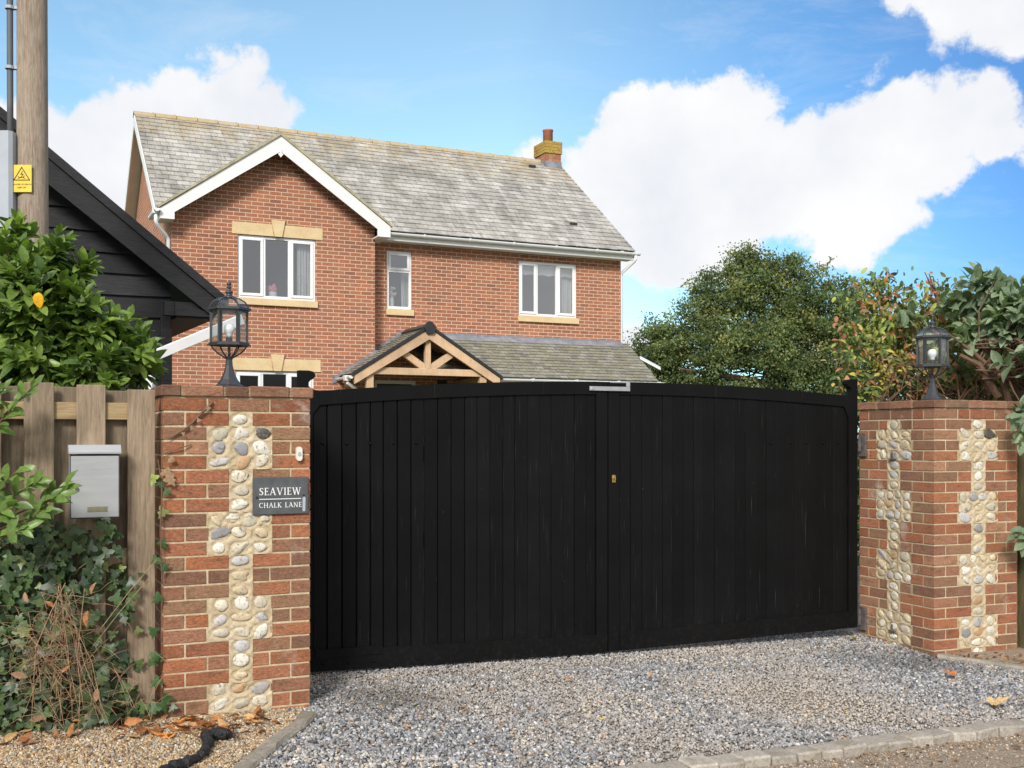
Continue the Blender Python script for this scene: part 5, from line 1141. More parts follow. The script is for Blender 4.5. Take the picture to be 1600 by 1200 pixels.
# ================================================================== POLE
ZP = 8.7
pole = thing('utility_pole', 'weathered wooden utility pole at the left edge with grey cable guard', 'pole', (0, 0, 0))
pb, ptp = Vector(wp(52, 700, ZP)), Vector(wp(50, -60, ZP)); dirp = (ptp-pb)/(ptp.z-pb.z); base = pb-dirp*pb.z
def pp(z, dx=0, dy=0): v = base+dirp*z; return Vector((v.x+dx, v.y+dy, z))
mb = MB(); mb.tube([pp(z) for z in np.linspace(-0.2, 8.5, 30)], [0.125-0.0022*z for z in np.linspace(-0.2, 8.5, 30)], 28); mb.build('shaft', M_POLE, pole, True)
mb = MB(); xg = -0.125; pts = [(-0.075, 0.03), (-0.075, -0.055), (-0.055, -0.085), (0.035, -0.085), (0.058, -0.06), (0.058, 0.03)]
zt = wp(20, 213, ZP)[2]; v = []
for z in (0.0, zt):
    c = pp(z, -0.150, -0.085); v += [(c.x+a, c.y+b, z) for a, b in pts]
n = len(pts); mb.add(v, [tuple(range(n)), tuple(range(2*n-1, n-1, -1))]+[(i, (i+1) % n, (i+1) % n+n, i+n) for i in range(n)]); mb.build('cable_guard', M_GREYPL, pole)
mb = MB(); mb.tube([pp(z, -0.150, -0.06) for z in np.linspace(zt-0.1, 8.4, 14)], 0.024, 10); cb_o = mb.build('cable', M_CABLE, pole, True)
mb = MB()
for py in (110, 17):
    mb = MB(); c = pp(wp(20, py, ZP)[2], -0.150, -0.065); mb.tube([(c.x, c.y, c.z-0.012), (c.x, c.y, c.z+0.012)], 0.036, 10); mb.box(c.x, c.x+0.12, c.y-0.004, c.y+0.03, c.z-0.010, c.z+0.010); mb.build('cable_clip', M_GREYPL, pole)
# warning plate on the pole
c = pp(wp(43, 306, ZP)[2]); sg = thing('warning_sign', 'small yellow electricity warning plate reading DANGER OF DEATH KEEP OFF on the pole', 'sign', (c.x-0.105, c.y-0.132, c.z), 0)
SWD, SHT = 0.155, 0.215
MB().cbox(0, SWD, 0, 0.004, 0, SHT, 0.001).build('plate', M_YELLOW, sg)
mb = MB(); cx, tz0, tz1 = 0.0775, 0.095, 0.195; hw = 0.062
def band(p, q, w_):
    p, q = Vector(p), Vector(q); d = (q-p).normalized(); n_ = Vector((-d.y, d.x))*w_/2; mb.prism([tuple(p-n_-d*w_*.4), tuple(q-n_+d*w_*.4), tuple(q+n_+d*w_*.4), tuple(p+n_-d*w_*.4)], -0.002, -0.0002)
for p, q in (((cx-hw, tz0), (cx+hw, tz0)), ((cx+hw, tz0), (cx, tz1)), ((cx, tz1), (cx-hw, tz0))): band(p, q, 0.007)
for p, q in (((cx+0.006, tz0+0.068), (cx-0.008, tz0+0.045)), ((cx-0.008, tz0+0.045), (cx+0.012, tz0+0.046)), ((cx+0.012, tz0+0.046), (cx-0.004, tz0+0.024)), ((cx-0.03, tz0+0.014), (cx, tz0+0.022)), ((cx, tz0+0.022), (cx+0.026, tz0+0.014)), ((cx+0.01, tz0+0.02), (cx+0.022, tz0+0.034)), ((cx-0.012, tz0+0.02), (cx-0.026, tz0+0.028))): band(p, q, 0.005)
mb.build('symbol', M_INK, sg)
def textmesh(s_, size, x, z, parent, mat, name='lettering'):
    cu = bpy.data.curves.new('t', 'FONT'); cu.body = s_; cu.size = size; cu.align_x = 'CENTER'; cu.extrude = 0.0005
    to = bpy.data.objects.new('t', cu); col.objects.link(to); dg = bpy.context.evaluated_depsgraph_get(); me = bpy.data.meshes.new_from_object(to.evaluated_get(dg)); bpy.data.objects.remove(to)
    me.materials.clear(); me.materials.append(mat); o = bpy.data.objects.new(name, me); col.objects.link(o); o.parent = parent; o.location = (x, -0.0012, z); o.rotation_euler = (R(90), 0, 0); return o
textmesh('DANGER OF DEATH', 0.0165, cx, 0.055, sg, M_INK); textmesh('KEEP OFF', 0.0165, cx, 0.030, sg, M_INK)

# ================================================================== VEGETATION
def sample_blobs(blobs, n, shell=0.55):
    P, O = [], []
    w = np.array([b[3]**2 for b in blobs]); w = w/w.sum(); ch_ = rng.choice(len(blobs), n, p=w)
    for i in ch_:
        px, py, Z, r_ = blobs[i][:4]; c = wp(px, py, Z); R_ = r_/1700*Z; d = unit(rng.normal(size=3)); rad = R_*rng.uniform(shell, 1.0)
        P.append(c+d*rad*np.array((1, 0.8, 1))); O.append(d)
    return np.array(P), np.array(O)
# --- laurel over the left fence
lau = thing('laurel_bush', 'glossy green laurel bush growing above the left board fence', 'bush', tuple(wp(60, 620, 6.9)[:2])+(0,))
def unparented_to(o, par):   # vertices are in world space: shift the mesh into the parent's frame
    o.data.transform(par.matrix_world.inverted() if False else Matrix.Translation(-Vector(par.location)))
blobs = [(15, 410, 6.6, 62), (70, 400, 6.6, 45), (100, 440, 6.7, 50), (45, 480, 6.5, 80), (120, 500, 6.6, 68), (60, 560, 6.5, 85), (165, 520, 6.8, 55), (195, 550, 6.7, 48), (150, 575, 6.5, 60), (215, 575, 6.8, 32), (-60, 450, 6.6, 90), (-70, 560, 6.5, 100), (-180, 480, 6.4, 100), (30, 362, 6.7, 28), (232, 555, 6.7, 20), (222, 530, 6.8, 20), (130, 415, 6.7, 22)]
P0, O0 = sample_blobs(blobs, 480, 0.5)
kk = P0[:, 2] > 1.55; P0, O0 = P0[kk], O0[kk]
O0 = O0*np.array((1, 1, 0.8))+np.array((0.12, -0.25, 0.55))
P, Dr, Up, S, idx = shoots(P0, O0, 9, 0.148, 0.95, 0.13, 0.15)
sc_ = rng.uniform(0, 1, len(P0))[idx][:, None]; C = (np.array((0.075, 0.135, 0.032))*(1-sc_)+np.array((0.215, 0.31, 0.065))*sc_)*rng.uniform(0.75, 1.2, (len(P), 1))
o = place_leaves('foliage', leaf_template('laurel'), P, Dr, Up, S, C, M_LAUREL, lau); unparented_to(o, lau)
mb = MB()
for i in range(70):
    j = random.randrange(len(P0)); a = P0[j]; root = np.array((wp(random.uniform(-40, 190), 640, 6.9)[0], 6.95+random.uniform(-.2, .3), 1.0)); m = (a+root)/2+rng.normal(0, 0.06, 3)
    mb.tube([root, m, a-O0[j]/np.linalg.norm(O0[j])*0.1, a], [0.012, 0.008, 0.004, 0.003], 5)
for i in range(5): xx = wp(20+i*40, 640, 6.9)[0]; mb.tube([(xx, 7.0, 0), (xx+0.05, 6.97, 0.6), (xx-0.03, 6.95, 1.3)], [0.03, 0.026, 0.02], 7)
o = mb.build('branch', M_STEM, lau); unparented_to(o, lau)
# one yellowed leaf
P = np.array([wp(60, 457, 5.95)]); o = place_leaves('yellow_leaf', leaf_template('round'), P, np.array([(0.05, -0.1, -1.0)]), np.array([(0.1, -1, 0.1)]), np.array([0.085]), np.array([(0.85, 0.45, 0.02)]), M_MATT, lau); unparented_to(o, lau); o['label'] = 'single bright yellow leaf'
# --- laurel sprays reaching through in front of the fence at the left edge
spr = thing('laurel_spray', 'low green laurel sprays in front of the fence at the left edge', 'plant', (-2.62, 5.1, 0))
tips = [((58, 752), (-20, 800), 5.05), ((92, 775), (10, 810), 5.05), ((70, 800), (-10, 830), 5.0), ((30, 735), (-40, 790), 5.1), ((20, 790), (-60, 830), 5.0), ((104, 762), (50, 800), 5.1), ((-10, 760), (-80, 810), 5.0), ((50, 606), (0, 655), 5.15), ((18, 640), (-30, 690), 5.1), ((5, 610), (-50, 650), 5.1), ((-60, 700), (-120, 780), 5.0), ((-40, 650), (-90, 720), 5.1), ((40, 826), (-30, 850), 4.95)]
cs = np.array([wp(*a, z) for a, b, z in tips]); od = np.array([wp(*a, z)-wp(*b, z+0.1) for a, b, z in tips])
P, Dr, Up, S, idx = shoots(cs, od, 9, 0.115, 0.85, 0.19, 0.0); Up = np.tile(np.array((0.0, -0.9, 0.7)), (len(P), 1))+rng.normal(0, 0.25, (len(P), 3))
C = np.array((0.12, 0.20, 0.045))*rng.uniform(0.7, 1.35, (len(P), 1)); o = place_leaves('foliage', leaf_template('laurel'), P, Dr, Up, S, C, M_LAUREL, spr); unparented_to(o, spr)
mb = MB()
for (a, b, z) in tips: mb.tube([wp(*b, z+0.1)+np.array((-0.2, 0.1, -0.15)), wp(*b, z+0.1), wp(*a, z)], [0.006, 0.005, 0.003], 5)
o = mb.build('stem', M_STEM, spr); unparented_to(o, spr)
# --- ivy over the foot of the fence
ivy = thing('ivy', 'dark green ivy covering the lower half of the left board fence', 'climber', (-2.4, 5.35, 0))
pts = []
while len(pts) < 2000:
    px = random.uniform(-260, 243); py = random.uniform(795, 1150)
    top = 815+10*math.sin(px*0.07)+(max(0, px-165)*0.5); dens = 1.0 if px < 150 else max(0.12, 1-(px-150)/75)
    if 150 < px < 235 and 860 < py < 1080: dens *= 0.45
    if 95 < px < 150 and 930 < py < 1090: dens *= 0.6
    if py < top or random.random() > dens*min(1, (py-top+25)/70): continue
    t_ = fpx(px); off = random.uniform(0.055, 0.17)*(0.7 if px > 180 else 1); q = F0+Vector((math.cos(TF), math.sin(TF)))*t_+Vector((math.sin(TF), -math.cos(TF)))*off
    pts.append((q.x, q.y, EYE+(685-py)/1700*q.y))
P = np.array(pts); P = P[P[:, 2] > 0.02]; n = len(P)
Up = np.array((0.15, -1.0, 0.35))+rng.normal(0, 0.35, (n, 3)); Dr = np.stack([rng.normal(0, 0.75, n), rng.normal(-0.1, 0.2, n), -np.abs(rng.normal(0.7, 0.4, n))], 1)
C = pal([(0.048, 0.082, 0.03), (0.066, 0.112, 0.04), (0.092, 0.145, 0.05), (0.036, 0.064, 0.03), (0.18, 0.215, 0.065)], [4, 4, 2, 3, 0.7], n)
o = place_leaves('foliage', ivy_template(), P, Dr, Up, rng.uniform(0.035, 0.088, n), C, M_IVY, ivy); unparented_to(o, ivy)
mb = MB()
for i in range(14):
    px0 = random.uniform(-60, 150); q = []
    for k in range(7): t_ = fpx(px0+random.uniform(-10, 10)+k*random.uniform(-5, 5)); w_ = F0+Vector((math.cos(TF), math.sin(TF)))*t_+Vector((math.sin(TF), -math.cos(TF)))*0.055; q.append((w_.x, w_.y, k*random.uniform(0.1, 0.17)))
    mb.tube(q, 0.004, 5)
o = mb.build('stem', M_STEM, ivy); unparented_to(o, ivy)
# --- dead bramble tangle
br_ = thing('dead_bramble', 'tangle of dry brown bramble stems in front of the ivy', 'dead plant', (-2.3, 5.1, 0))
mb = MB()
def fp(px, py, off): t_ = fpx(px); w_ = F0+Vector((math.cos(TF), math.sin(TF)))*t_+Vector((math.sin(TF), -math.cos(TF)))*off; return np.array((w_.x, w_.y, EYE+(685-py)/1700*w_.y))
for i in range(230):
    big = i < 14
    if big: a = (random.uniform(80, 130), random.uniform(905, 960)); b = (random.uniform(20, 200), random.uniform(1080, 1150))
    else: a = (random.gauss(80, 32), random.gauss(1030, 50)); ang = random.uniform(0, 6.28); L_ = random.uniform(20, 85); b = (a[0]+L_*math.cos(ang), a[1]+L_*math.sin(ang)*0.9)
    if i > 190: a = (random.uniform(60, 230), random.uniform(1080, 1150)); b = (a[0]+random.uniform(-50, 50), a[1]-random.uniform(0, 70))
    m_ = ((a[0]+b[0])/2+random.uniform(-25, 25), (a[1]+b[1])/2+random.uniform(-25, 12)); o0, o1, o2 = [random.uniform(0.16, 0.36) for _ in range(3)]
    q = [fp(*a, o0), fp((a[0]*2+m_[0]*2)/4, (a[1]+m_[1])/2-4, (o0+o1)/2), fp(*m_, o1), fp((b[0]+m_[0])/2, (b[1]+m_[1])/2-3, (o1+o2)/2), fp(*b, o2)]
    q = [np.array((v[0], v[1], max(v[2], 0.01))) for v in q]; mb.tube(q, [0.0020 if big else 0.0012]*4+[0.0007], 4, caps=False)
for (a, b) in (((240, 875), (150, 985)), ((228, 905), (140, 1010)), ((110, 905), (130, 880))): mb.tube([fp(*a, 0.1), fp((a[0]+b[0])/2, (a[1]+b[1])/2-5, 0.2), fp(*b, 0.22)], 0.0022, 4)
o = mb.build('stems', M_TWIG, br_); unparented_to(o, br_)
for _ in range(16):
    P = np.array([fp(random.gauss(85, 45), random.gauss(1030, 70), random.uniform(0.2, 0.34))]); o = place_leaves('dead_leaf', leaf_template('laurel'), P, rng.normal(0, 1, (1, 3)), np.array([(0, -1, 0.4)])+rng.normal(0, .4, (1, 3)), rng.uniform(0.04, 0.08, 1), pal([(0.38, 0.17, 0.07), (0.30, 0.17, 0.10)], [1, 1], 1), M_DEADLEAF, br_); unparented_to(o, br_)
# --- stems and withered leaves climbing over the left pier
cl = thing('creeper_stem', 'dry creeper stem with withered leaves clinging to the left pier', 'climber', pt_on(pier_l, 0, -0.02, 0), TL)
def ppx(px): k = (px-800)/1700; return (k*PL[1]-PL[0])/(math.cos(TL)-k*math.sin(TL))
def pl3(px, py, off=0.012):
    x_ = ppx(px); Z = PL[1]+math.sin(TL)*x_; return np.array((x_, -off+0.02, EYE+(685-py)/1700*Z))
mb = MB(); mb.tube([pl3(332, 628), pl3(320, 640, 0.02), pl3(308, 652), pl3(292, 668, 0.018), pl3(272, 680), pl3(262, 686)], [0.006, 0.008, 0.006, 0.007, 0.005, 0.003], 6)
mb.tube([pl3(298, 695), pl3(280, 700, 0.02), pl3(262, 706), pl3(250, 712)], 0.003, 6); mb.tube([pl3(252, 905, 0.03), pl3(249, 830, 0.03), pl3(252, 760, 0.03), pl3(246, 718, 0.02)], 0.003, 6)
mb.build('stem', M_STEM, cl)
spots = [(270, 716, .035, 0), (262, 745, .05, 0), (256, 735, .05, 0), (262, 765, .04, 1), (256, 795, .05, 1), (240, 742, .055, 1), (247, 752, .04, 1), (256, 880, .045, 1), (250, 845, .05, 1), (300, 668, .02, 0), (310, 655, .02, 0), (325, 636, .022, 0), (285, 676, .018, 0), (250, 930, .05, 1), (248, 1060, .055, 1), (252, 1095, .06, 1), (262, 1085, .05, 1), (244, 1100, .06, 1), (272, 1100, .04, 1), (240, 980, .05, 1), (246, 1020, .05, 1)]
n = len(spots); P = np.array([pl3(a, b, 0.03) for a, b, _, _ in spots]); C = np.array([(0.32, 0.21, 0.12) if s[3] == 0 else (0.045, 0.10, 0.03) for s in spots])*rng.uniform(0.8, 1.2, (n, 1)); C[5] = (0.25, 0.33, 0.09); C[4] = (0.18, 0.2, 0.07)
for i in range(n): place_leaves('leaf', ivy_template(), P[i:i+1], np.array([(rng.normal(0, .6), -0.1, -1)]), np.array([(0.0, -1.0, 0.2)])+rng.normal(0, .3, (1, 3)), np.array([spots[i][2]*1.2]), C[i:i+1], M_IVY, cl)
# --- leaf litter
def litter(name, label, P, s0, s1, cols, w, parent=None):
    n = len(P); o = place_leaves(name, leaf_template('laurel'), P, np.stack([rng.normal(0, 1, n), rng.normal(0, 1, n), rng.normal(0, .15, n)], 1), np.tile((0.0, 0.0, 1.0), (n, 1))+rng.normal(0, .35, (n, 3)), rng.uniform(s0, s1, n), pal(cols, w, n), M_DEADLEAF, parent, rng.uniform(-1.5, 2.5, n)); 
    return tag(o, label, 'leaves', kind='stuff')
LC = [(0.42, 0.20, 0.08), (0.34, 0.14, 0.06), (0.50, 0.30, 0.14), (0.22, 0.12, 0.07), (0.55, 0.22, 0.06)]
q = []
for i in range(330):
    t_ = random.uniform(-3.4, 0.25) if i < 250 else random.uniform(-0.2, 0.55); off = abs(random.gauss(0.10, 0.14)); w_ = F0+Vector((math.cos(TF), math.sin(TF)))*t_+Vector((math.sin(TF), -math.cos(TF)))*(off+0.05+(0.14 if t_ > 0 else 0)); q.append((w_.x, w_.y, G(w_.x, w_.y)+random.uniform(0.004, 0.035)))
litter('leaf_litter', 'orange and brown fallen leaves along the foot of the left fence', np.array(q), 0.05, 0.10, LC, [3, 3, 2, 2, 1])
q = []
for i in range(160): a = random.random(); b = random.random(); x = 3.05+a*1.6; y = 7.62-a*0.75+b*(0.15+a*0.8); q.append((x, y, G(x, y)+random.uniform(0.008, 0.03)))
litter('leaf_litter', 'brown leaf litter between the right pier and its curved edging', np.array(q), 0.03, 0.06, [(0.20, 0.11, 0.06), (0.30, 0.17, 0.09), (0.42, 0.28, 0.16)], [3, 2, 1])
q = []
for i in range(420): s = random.uniform(-0.6, 4.5); d = -0.15-abs(random.gauss(0, 0.17)); p = K0+KD*s+KN*d; q.append((p.x, p.y, lane_z(p.x, p.y)+random.uniform(0.004, 0.012)))
litter('verge_litter', 'crumbled leaves and twigs in the dirt strip in front of the kerb', np.array(q), 0.012, 0.04, [(0.28, 0.16, 0.09), (0.42, 0.26, 0.15), (0.18, 0.11, 0.07), (0.55, 0.42, 0.28)], [3, 2, 2, 1])
N = 9000; s = rng.uniform(-0.7, 4.6, N); d = -0.15-np.abs(rng.normal(0, 0.2, N)); x = K0.x+KD.x*s+KN.x*d; y = K0.y+KD.y*s+KN.y*d
tag(stones('verge_grit', np.stack([x, y, gz(x, y)-0.036+0.002], 1), np.clip(rng.gamma(3, 0.0012, N), 0.0015, 0.012), pal([(0.35, 0.28, 0.21), (0.22, 0.16, 0.11), (0.50, 0.45, 0.38), (0.3, 0.3, 0.3)], [3, 3, 1, 1], N)), 'loose grit and small stones on the dirt strip by the lane', 'grit', kind='stuff')
q = []
for i in range(75):
    while True:
        x = random.uniform(-1.1, 3.2); y = random.uniform(4.6, 8.0)
        if kside(x, y) > 0.02 and x > edge_x(y)+0.06 and (-(x-3.0)*0.925-(y-7.73)*0.38 > 0.1) and y < 6.4+0.436*(x+1.2): break
    q.append((x, y, G(x, y)+0.012))
litter('leaf_scraps', 'small scattered orange and yellow leaf scraps on the driveway gravel', np.array(q), 0.015, 0.036, [(0.55, 0.24, 0.08), (0.50, 0.36, 0.12), (0.35, 0.16, 0.08)], [2, 2, 1])
def fallen(label, px, py, size, c, star=False, ang=0.4):
    Z = 5.5
    for _ in range(30): Zn = (EYE-G((px-800)/1700*Z, Z))*1700/(py-685); Z = Zn
    x, y = (px-800)/1700*Z, Z
    P = np.array([(0, 0, 0.016)]); D_ = np.array([(math.cos(ang), math.sin(ang), 0.12)])
    o = place_leaves('fallen_leaf', ivy_template() if star else leaf_template('round'), P, D_, np.array([(0.05, -0.15, 1.0)]), np.array([size]), np.array([c]), M_DEADLEAF, None, np.array([-3.0 if star else 2.2]))
    o.location = (x, y, G(x, y)+0.01); tag(o, label, 'fallen leaf', 'fallen leaves on the gravel')
fallen('large pale tan maple-like leaf on the gravel near the kerb at the right', 1550, 1108, 0.125, (0.58, 0.40, 0.20), True, 0.1)
fallen('curled bright orange leaf on the gravel below the right pier', 1492, 1062, 0.085, (0.50, 0.17, 0.05), True, 2.7)
fallen('yellow leaf on the gravel by the bottom hinge of the right gate leaf', 1330, 1004, 0.075, (0.55, 0.46, 0.16), False, 0.8)
fallen('small orange leaf on the gravel in the middle of the drive', 884, 1068, 0.05, (0.55, 0.24, 0.08), False, 0.2)
fallen('orange-brown leaf lying in the darker gravel near the left pier', 728, 1116, 0.06, (0.50, 0.26, 0.12), False, 2.0)
fallen('broken reddish leaf on the gravel in front of the right gate leaf', 1262, 1089, 0.045, (0.50, 0.20, 0.08), False, 1.2)
# --- charred root
rt = thing('charred_branch', 'charred black branch lying on the shingle below the left pier', 'branch', (-1.5, 5.1, 0))
def gp(px, py, dz=0.03):
    Z = 5.2
    for _ in range(30): Z = (EYE-G((px-800)/1700*Z, Z)-dz)*1700/(py-685)
    return np.array(((px-800)/1700*Z, Z, G((px-800)/1700*Z, Z)+dz))
def rough_tube(pts, rr, n=10):
    mb = MB(); P = [np.array(p) for p in pts]; q = []; r2 = []
    for i in range(len(P)-1):
        for k in range(6): f = k/6; q.append(P[i]*(1-f)+P[i+1]*f+rng.normal(0, 0.0045, 3)); r2.append((rr[i]*(1-f)+rr[i+1]*f)*random.uniform(0.8, 1.2))
    q.append(P[-1]); r2.append(rr[-1]); mb.tube(q, r2, n); return mb
m1 = rough_tube([gp(358, 1144, 0.035), gp(340, 1147, 0.035), gp(322, 1148, 0.03), gp(325, 1160, 0.03), gp(318, 1175, 0.025), gp(306, 1188, 0.02)], [0.030, 0.028, 0.026, 0.022, 0.020, 0.014])
m2 = rough_tube([gp(312, 1183, 0.02), gp(290, 1191, 0.03), gp(272, 1196, 0.03), gp(240, 1215, 0.03)], [0.012, 0.026, 0.030, 0.02]); m1.add(m2.v, m2.f)
for i in range(60):
    a = gp(random.uniform(275, 360), random.uniform(1142, 1196), 0.04) if i < 20 else gp(random.gauss(361, 4), random.gauss(1143, 5), 0.04); m1.tube([a, a+rng.normal(0, 0.018, 3)+np.array((0, 0, 0.006))], 0.0016, 3)
o = m1.build('wood', M_CHAR, rt); unparented_to(o, rt)

# --- oak behind, right of the house
ZO = 40.0
oak = thing('oak_tree', 'large round-crowned oak tree behind the gate, right of the house', 'tree', (wp(1180, 600, ZO)[0], ZO, 0))
ob = [(1325, 455, ZO, 24), (1340, 530, ZO, 36), (1050, 560, ZO, 52), (1110, 455, ZO, 36), (1165, 465, ZO, 72), (1165, 418, ZO, 36), (1090, 505, ZO, 60), (1030, 545, ZO, 50), (1000, 575, ZO, 34), (1240, 480, ZO, 78), (1290, 520, ZO, 62), (1325, 480, ZO, 28), (1130, 560, ZO-1, 75), (1200, 550, ZO-1, 78), (1060, 590, ZO, 55), (1270, 590, ZO, 72), (1215, 425, ZO, 38), (1320, 570, ZO, 45), (1120, 620, ZO, 50), (1200, 620, ZO, 55), (1010, 610, ZO, 30)]
Pc, Oc = sample_blobs(ob, 1400, 0.3); hole = (np.hypot((Pc[:, 0]/Pc[:, 1]*1700+800-1165)/38, (685-(Pc[:, 2]-EYE)/Pc[:, 1]*1700-583)/14) < 1) | (np.hypot((Pc[:, 0]/Pc[:, 1]*1700+800-1075)/22, (685-(Pc[:, 2]-EYE)/Pc[:, 1]*1700-572)/9) < 1); Pc = Pc[~hole]; n = 80; P = (Pc[:, None]+rng.normal(0, 0.19, (len(Pc), n, 3))*np.array((1, 1, 0.75))).reshape(-1, 3)
cc = pal([(0.14, 0.185, 0.08), (0.175, 0.22, 0.09), (0.23, 0.265, 0.105), (0.105, 0.145, 0.068), (0.30, 0.285, 0.11)], [4, 4, 2, 3, 0.8], len(Pc)); cc = cc*rng.uniform(0.65, 1.25, (len(cc), 1)); C = np.repeat(cc, n, 0)*rng.uniform(0.75, 1.3, (len(Pc)*n, 1))
spg = []
for i in range(170):
    a_ = Pc[random.randrange(len(Pc))]; c_ = np.array(wp(1180, 545, ZO)); d_ = unit(a_-c_); t1 = a_+d_*random.uniform(0.3, 0.75)
    spg.append(a_+(t1-a_)*rng.uniform(0, 1, (26, 1))+rng.normal(0, 0.055, (26, 3)))
spg = np.concatenate(spg); P = np.concatenate([P, spg]); C = np.concatenate([C, np.array((0.15, 0.18, 0.06))*rng.uniform(0.7, 1.3, (len(spg), 1))])
kk = P[:, 2] > 1.7; P, C = P[kk], C[kk]; n = len(P)
TV = np.array([(0, 0, 0), (0.45, -0.32, 0.08), (1, 0, -0.05), (0.45, 0.32, 0.08)]); TFc = np.array([(0, 1, 2, 3)])
o = place_leaves('crown', (TV, TFc), P, rng.normal(0, 1, (n, 3)), rng.normal(0, 1, (n, 3))+np.array((0, -0.3, 1)), rng.uniform(0.07, 0.14, n), C, M_OAKLEAF, oak); unparented_to(o, oak)
mb = MB(); tb_ = wp(1215, 600, ZO); base_ = np.array((tb_[0], ZO, 0))
mb.tube([base_, base_+(0.05, 0, 1.5), base_+(-0.1, 0, 3.0), wp(1200, 530, ZO), wp(1185, 470, ZO), wp(1175, 430, ZO)], [0.42, 0.36, 0.30, 0.17, 0.09, 0.03], 10)
def limb(a, ms, r0): mb.tube([a]+ms, list(np.linspace(r0, 0.03, len(ms)+1)), 7)
limb(wp(1218, 606, ZO), [wp(1180, 596, ZO-.6), wp(1140, 588, ZO-1), wp(1105, 585, ZO-1), wp(1060, 575, ZO-1)], 0.17); limb(wp(1210, 575, ZO), [wp(1170, 570, ZO), wp(1135, 550, ZO-.6), wp(1110, 530, ZO-1), wp(1080, 500, ZO)], 0.14)
limb(wp(1212, 585, ZO), [wp(1240, 560, ZO), wp(1275, 530, ZO), wp(1300, 500, ZO)], 0.14); limb(wp(1205, 550, ZO), [wp(1225, 510, ZO), wp(1240, 460, ZO)], 0.1)
for i in range(60): j = random.randrange(len(Pc)); a = wp(random.uniform(1120, 1270), random.uniform(500, 600), ZO); mb.tube([a, (a+Pc[j])/2+rng.normal(0, .15, 3), Pc[j]], [0.045, 0.03, 0.012], 5)
o = mb.build('trunk', M_TRUNK, oak); unparented_to(o, oak)

# --- mixed shrub with turning leaves behind the right pier
sh = thing('autumn_shrub', 'straggly shrub with yellow-green and rusty leaves behind the right pier', 'shrub', (3.3, 9.4, 0))
mbs = [(1345, 470, 9.5, 34), (1340, 520, 9.4, 40), (1350, 570, 9.3, 42), (1385, 450, 9.5, 26), (1400, 500, 9.5, 50), (1395, 570, 9.4, 52), (1450, 480, 9.5, 50), (1445, 560, 9.4, 60), (1500, 500, 9.6, 60), (1500, 580, 9.5, 60), (1560, 520, 9.8, 70), (1560, 600, 9.6, 60), (1640, 540, 9.8, 90), (1350, 610, 9.2, 35)]
mbs = mbs+[(1365, 540, 10.0, 60), (1420, 530, 10.1, 75), (1490, 540, 10.2, 85), (1570, 530, 10.2, 95), (1650, 560, 10.2, 100), (1360, 470, 9.9, 38), (1390, 600, 9.9, 50), (1450, 600, 9.9, 55), (1510, 600, 10, 55), (1570, 600, 10, 60)]; Pc, Oc = sample_blobs(mbs, 1900, 0.2); n = 8; P = (Pc[:, None]+rng.normal(0, 0.055, (len(Pc), n, 3))).reshape(-1, 3)
cc = pal([(0.17, 0.235, 0.065), (0.30, 0.35, 0.08), (0.10, 0.15, 0.06), (0.46, 0.19, 0.09), (0.44, 0.37, 0.09), (0.36, 0.23, 0.13)], [4, 2.2, 5, 1.5, 1.1, 1.2], len(Pc)); C = np.repeat(cc, n, 0)*rng.uniform(0.7, 1.3, (len(P), 1)); n = len(P)
o = place_leaves('foliage', leaf_template('laurel'), P, rng.normal(0, 1, (n, 3))+np.array((0, 0, -0.5)), rng.normal(0, 0.6, (n, 3))+np.array((0, -0.7, 0.8)), rng.uniform(0.035, 0.085, n), C, M_MATT, sh); unparented_to(o, sh)
mb = MB()
for i in range(420):
    a = np.array((random.uniform(2.9, 4.9), random.uniform(8.95, 9.7), random.uniform(0.9, 1.9))); L_ = random.uniform(0.3, 0.9); d = unit(np.array((random.gauss(-0.2, 0.8), random.gauss(0, 0.2), abs(random.gauss(0.7, 0.5))))); b = a+d*L_
    if b[2] > 2.85: b[2] = 2.85-random.uniform(0, 0.15)
    if b[0]/b[1] < (1325-800)/1700: continue
    mb.tube([a, (a*2+b)/3+rng.normal(0, .05, 3), (a+b*2)/3+rng.normal(0, .05, 3), b], [0.0048, 0.0038, 0.0026, 0.0012], 5, caps=False)
for (p_, q_) in (((1465, 470), (1452, 428)), ((1465, 470), (1445, 425)), ((1470, 500), (1458, 432)), ((1480, 520), (1465, 440))): mb.tube([wp(*p_, 9.3), wp(*q_, 9.3)], [0.010, 0.004], 5)
o = mb.build('branch', M_STEM, sh); unparented_to(o, sh)
# --- big glaucous laurel at the right edge
lr = thing('laurel_bush', 'broad-leaved grey-green laurel with brown stems at the right edge', 'bush', (3.9, 8.7, 0))
rbn = [(1420, 490, 9.2, 16), (1450, 520, 9.0, 14), (1395, 540, 9.1, 12), (1530, 455, 8.9, 42), (1500, 450, 9.0, 24), (1480, 475, 9.0, 20), (1575, 450, 8.8, 48), (1560, 500, 8.7, 45), (1530, 520, 8.8, 35), (1610, 480, 8.6, 60), (1595, 560, 8.5, 42), (1640, 560, 8.4, 60), (1600, 640, 8.0, 26), (1680, 480, 8.6, 80), (1700, 600, 8.3, 90)]
P0, O0 = sample_blobs(rbn, 190, 0.4); P0 = np.concatenate([P0, [wp(1590, 655, 7.75), wp(1598, 690, 7.75), wp(1592, 835, 7.8), wp(1600, 850, 7.8), wp(1525, 425, 8.9), wp(1555, 432, 8.9), wp(1470, 448, 8.9)]]); O0 = np.concatenate([O0*np.array((1, 1, .7))+np.array((-0.15, -0.3, 0.45)), [(-0.5, -0.5, -0.3), (-.4, -.4, -.8), (-.6, -.4, -.2), (-.3, -.5, -.7), (-.2, 0, 1), (.3, 0, 1), (-.4, 0, 1)]])
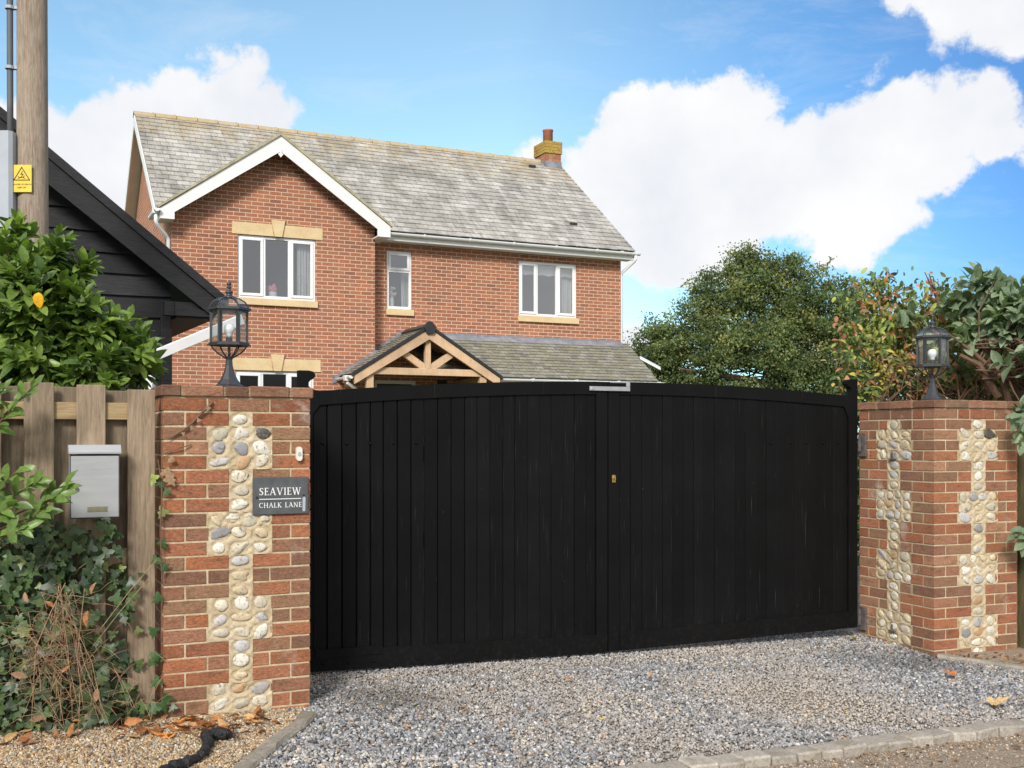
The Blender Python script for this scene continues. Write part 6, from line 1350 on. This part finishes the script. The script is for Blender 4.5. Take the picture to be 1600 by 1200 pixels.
P, Dr, Up, S, idx = shoots(P0, O0, 7, 0.150, 0.95, 0.13, 0.45); sc_ = rng.uniform(0, 1, len(P0))[idx][:, None]
C = (np.array((0.13, 0.185, 0.115))*(1-sc_)+np.array((0.27, 0.34, 0.215))*sc_)*rng.uniform(0.75, 1.25, (len(P), 1)); o = place_leaves('foliage', leaf_template('round'), P, Dr, Up, S, C, M_MATT, lr); unparented_to(o, lr)
mb = MB()
for (q) in ([(1600, 640), (1585, 600), (1560, 555), (1545, 520)], [(1600, 610), (1590, 560), (1570, 500), (1560, 470)], [(1580, 640), (1565, 590), (1520, 550), (1480, 520)], [(1605, 600), (1600, 540), (1605, 480)], [(1560, 620), (1530, 570), (1500, 555)]):
    mb.tube([wp(a, b, 8.75) for a, b in q], [0.034, 0.026, 0.016, 0.007][:len(q)], 7)
mb.tube([(4.05, 8.9, 0), (4.1, 8.85, 0.9), tuple(wp(1595, 640, 8.75))], [0.06, 0.05, 0.04], 8)
for i in range(50): j = random.randrange(len(P0)-7); a = wp(random.uniform(1520, 1620), random.uniform(520, 600), 8.75); mb.tube([a, (a+P0[j])/2+rng.normal(0, .04, 3), P0[j]], [0.008, 0.006, 0.003], 5)
o = mb.build('branch', M_STEM, lr); unparented_to(o, lr)
# hedge behind, low and mostly hidden: closes the garden to the right of the drive
hd = thing('garden_hedge', 'dark green hedge behind the shrubs right of the gate', 'hedge', (6, 12, 0))
N = 16000; x = rng.uniform(3.3, 10, N); y = rng.uniform(10.6, 11.6, N)+(x-3.3)*0.45; z = rng.uniform(0.1, 1.0, N)*(1.95+0.2*vnoise(x, y, 1.5, 9)); P = np.stack([x, y, z], 1)
o = place_leaves('foliage', (TV, TFc), P, rng.normal(0, 1, (N, 3)), rng.normal(0, 1, (N, 3))+np.array((0, -0.5, .7)), rng.uniform(0.06, 0.1, N), pal([(0.04, 0.07, 0.02), (0.06, 0.10, 0.03), (0.09, 0.12, 0.035)], [3, 3, 1], N), M_MATT, hd); unparented_to(o, hd)
mb = MB()
for i in range(9): xx = 3.8+i*0.7; mb.tube([(xx, 11.1+(xx-3.3)*0.45, 0), (xx+.05, 11.1+(xx-3.3)*0.45, 1.3)], [0.04, 0.02], 6)
o = mb.build('stem', M_STEM, hd); unparented_to(o, hd)
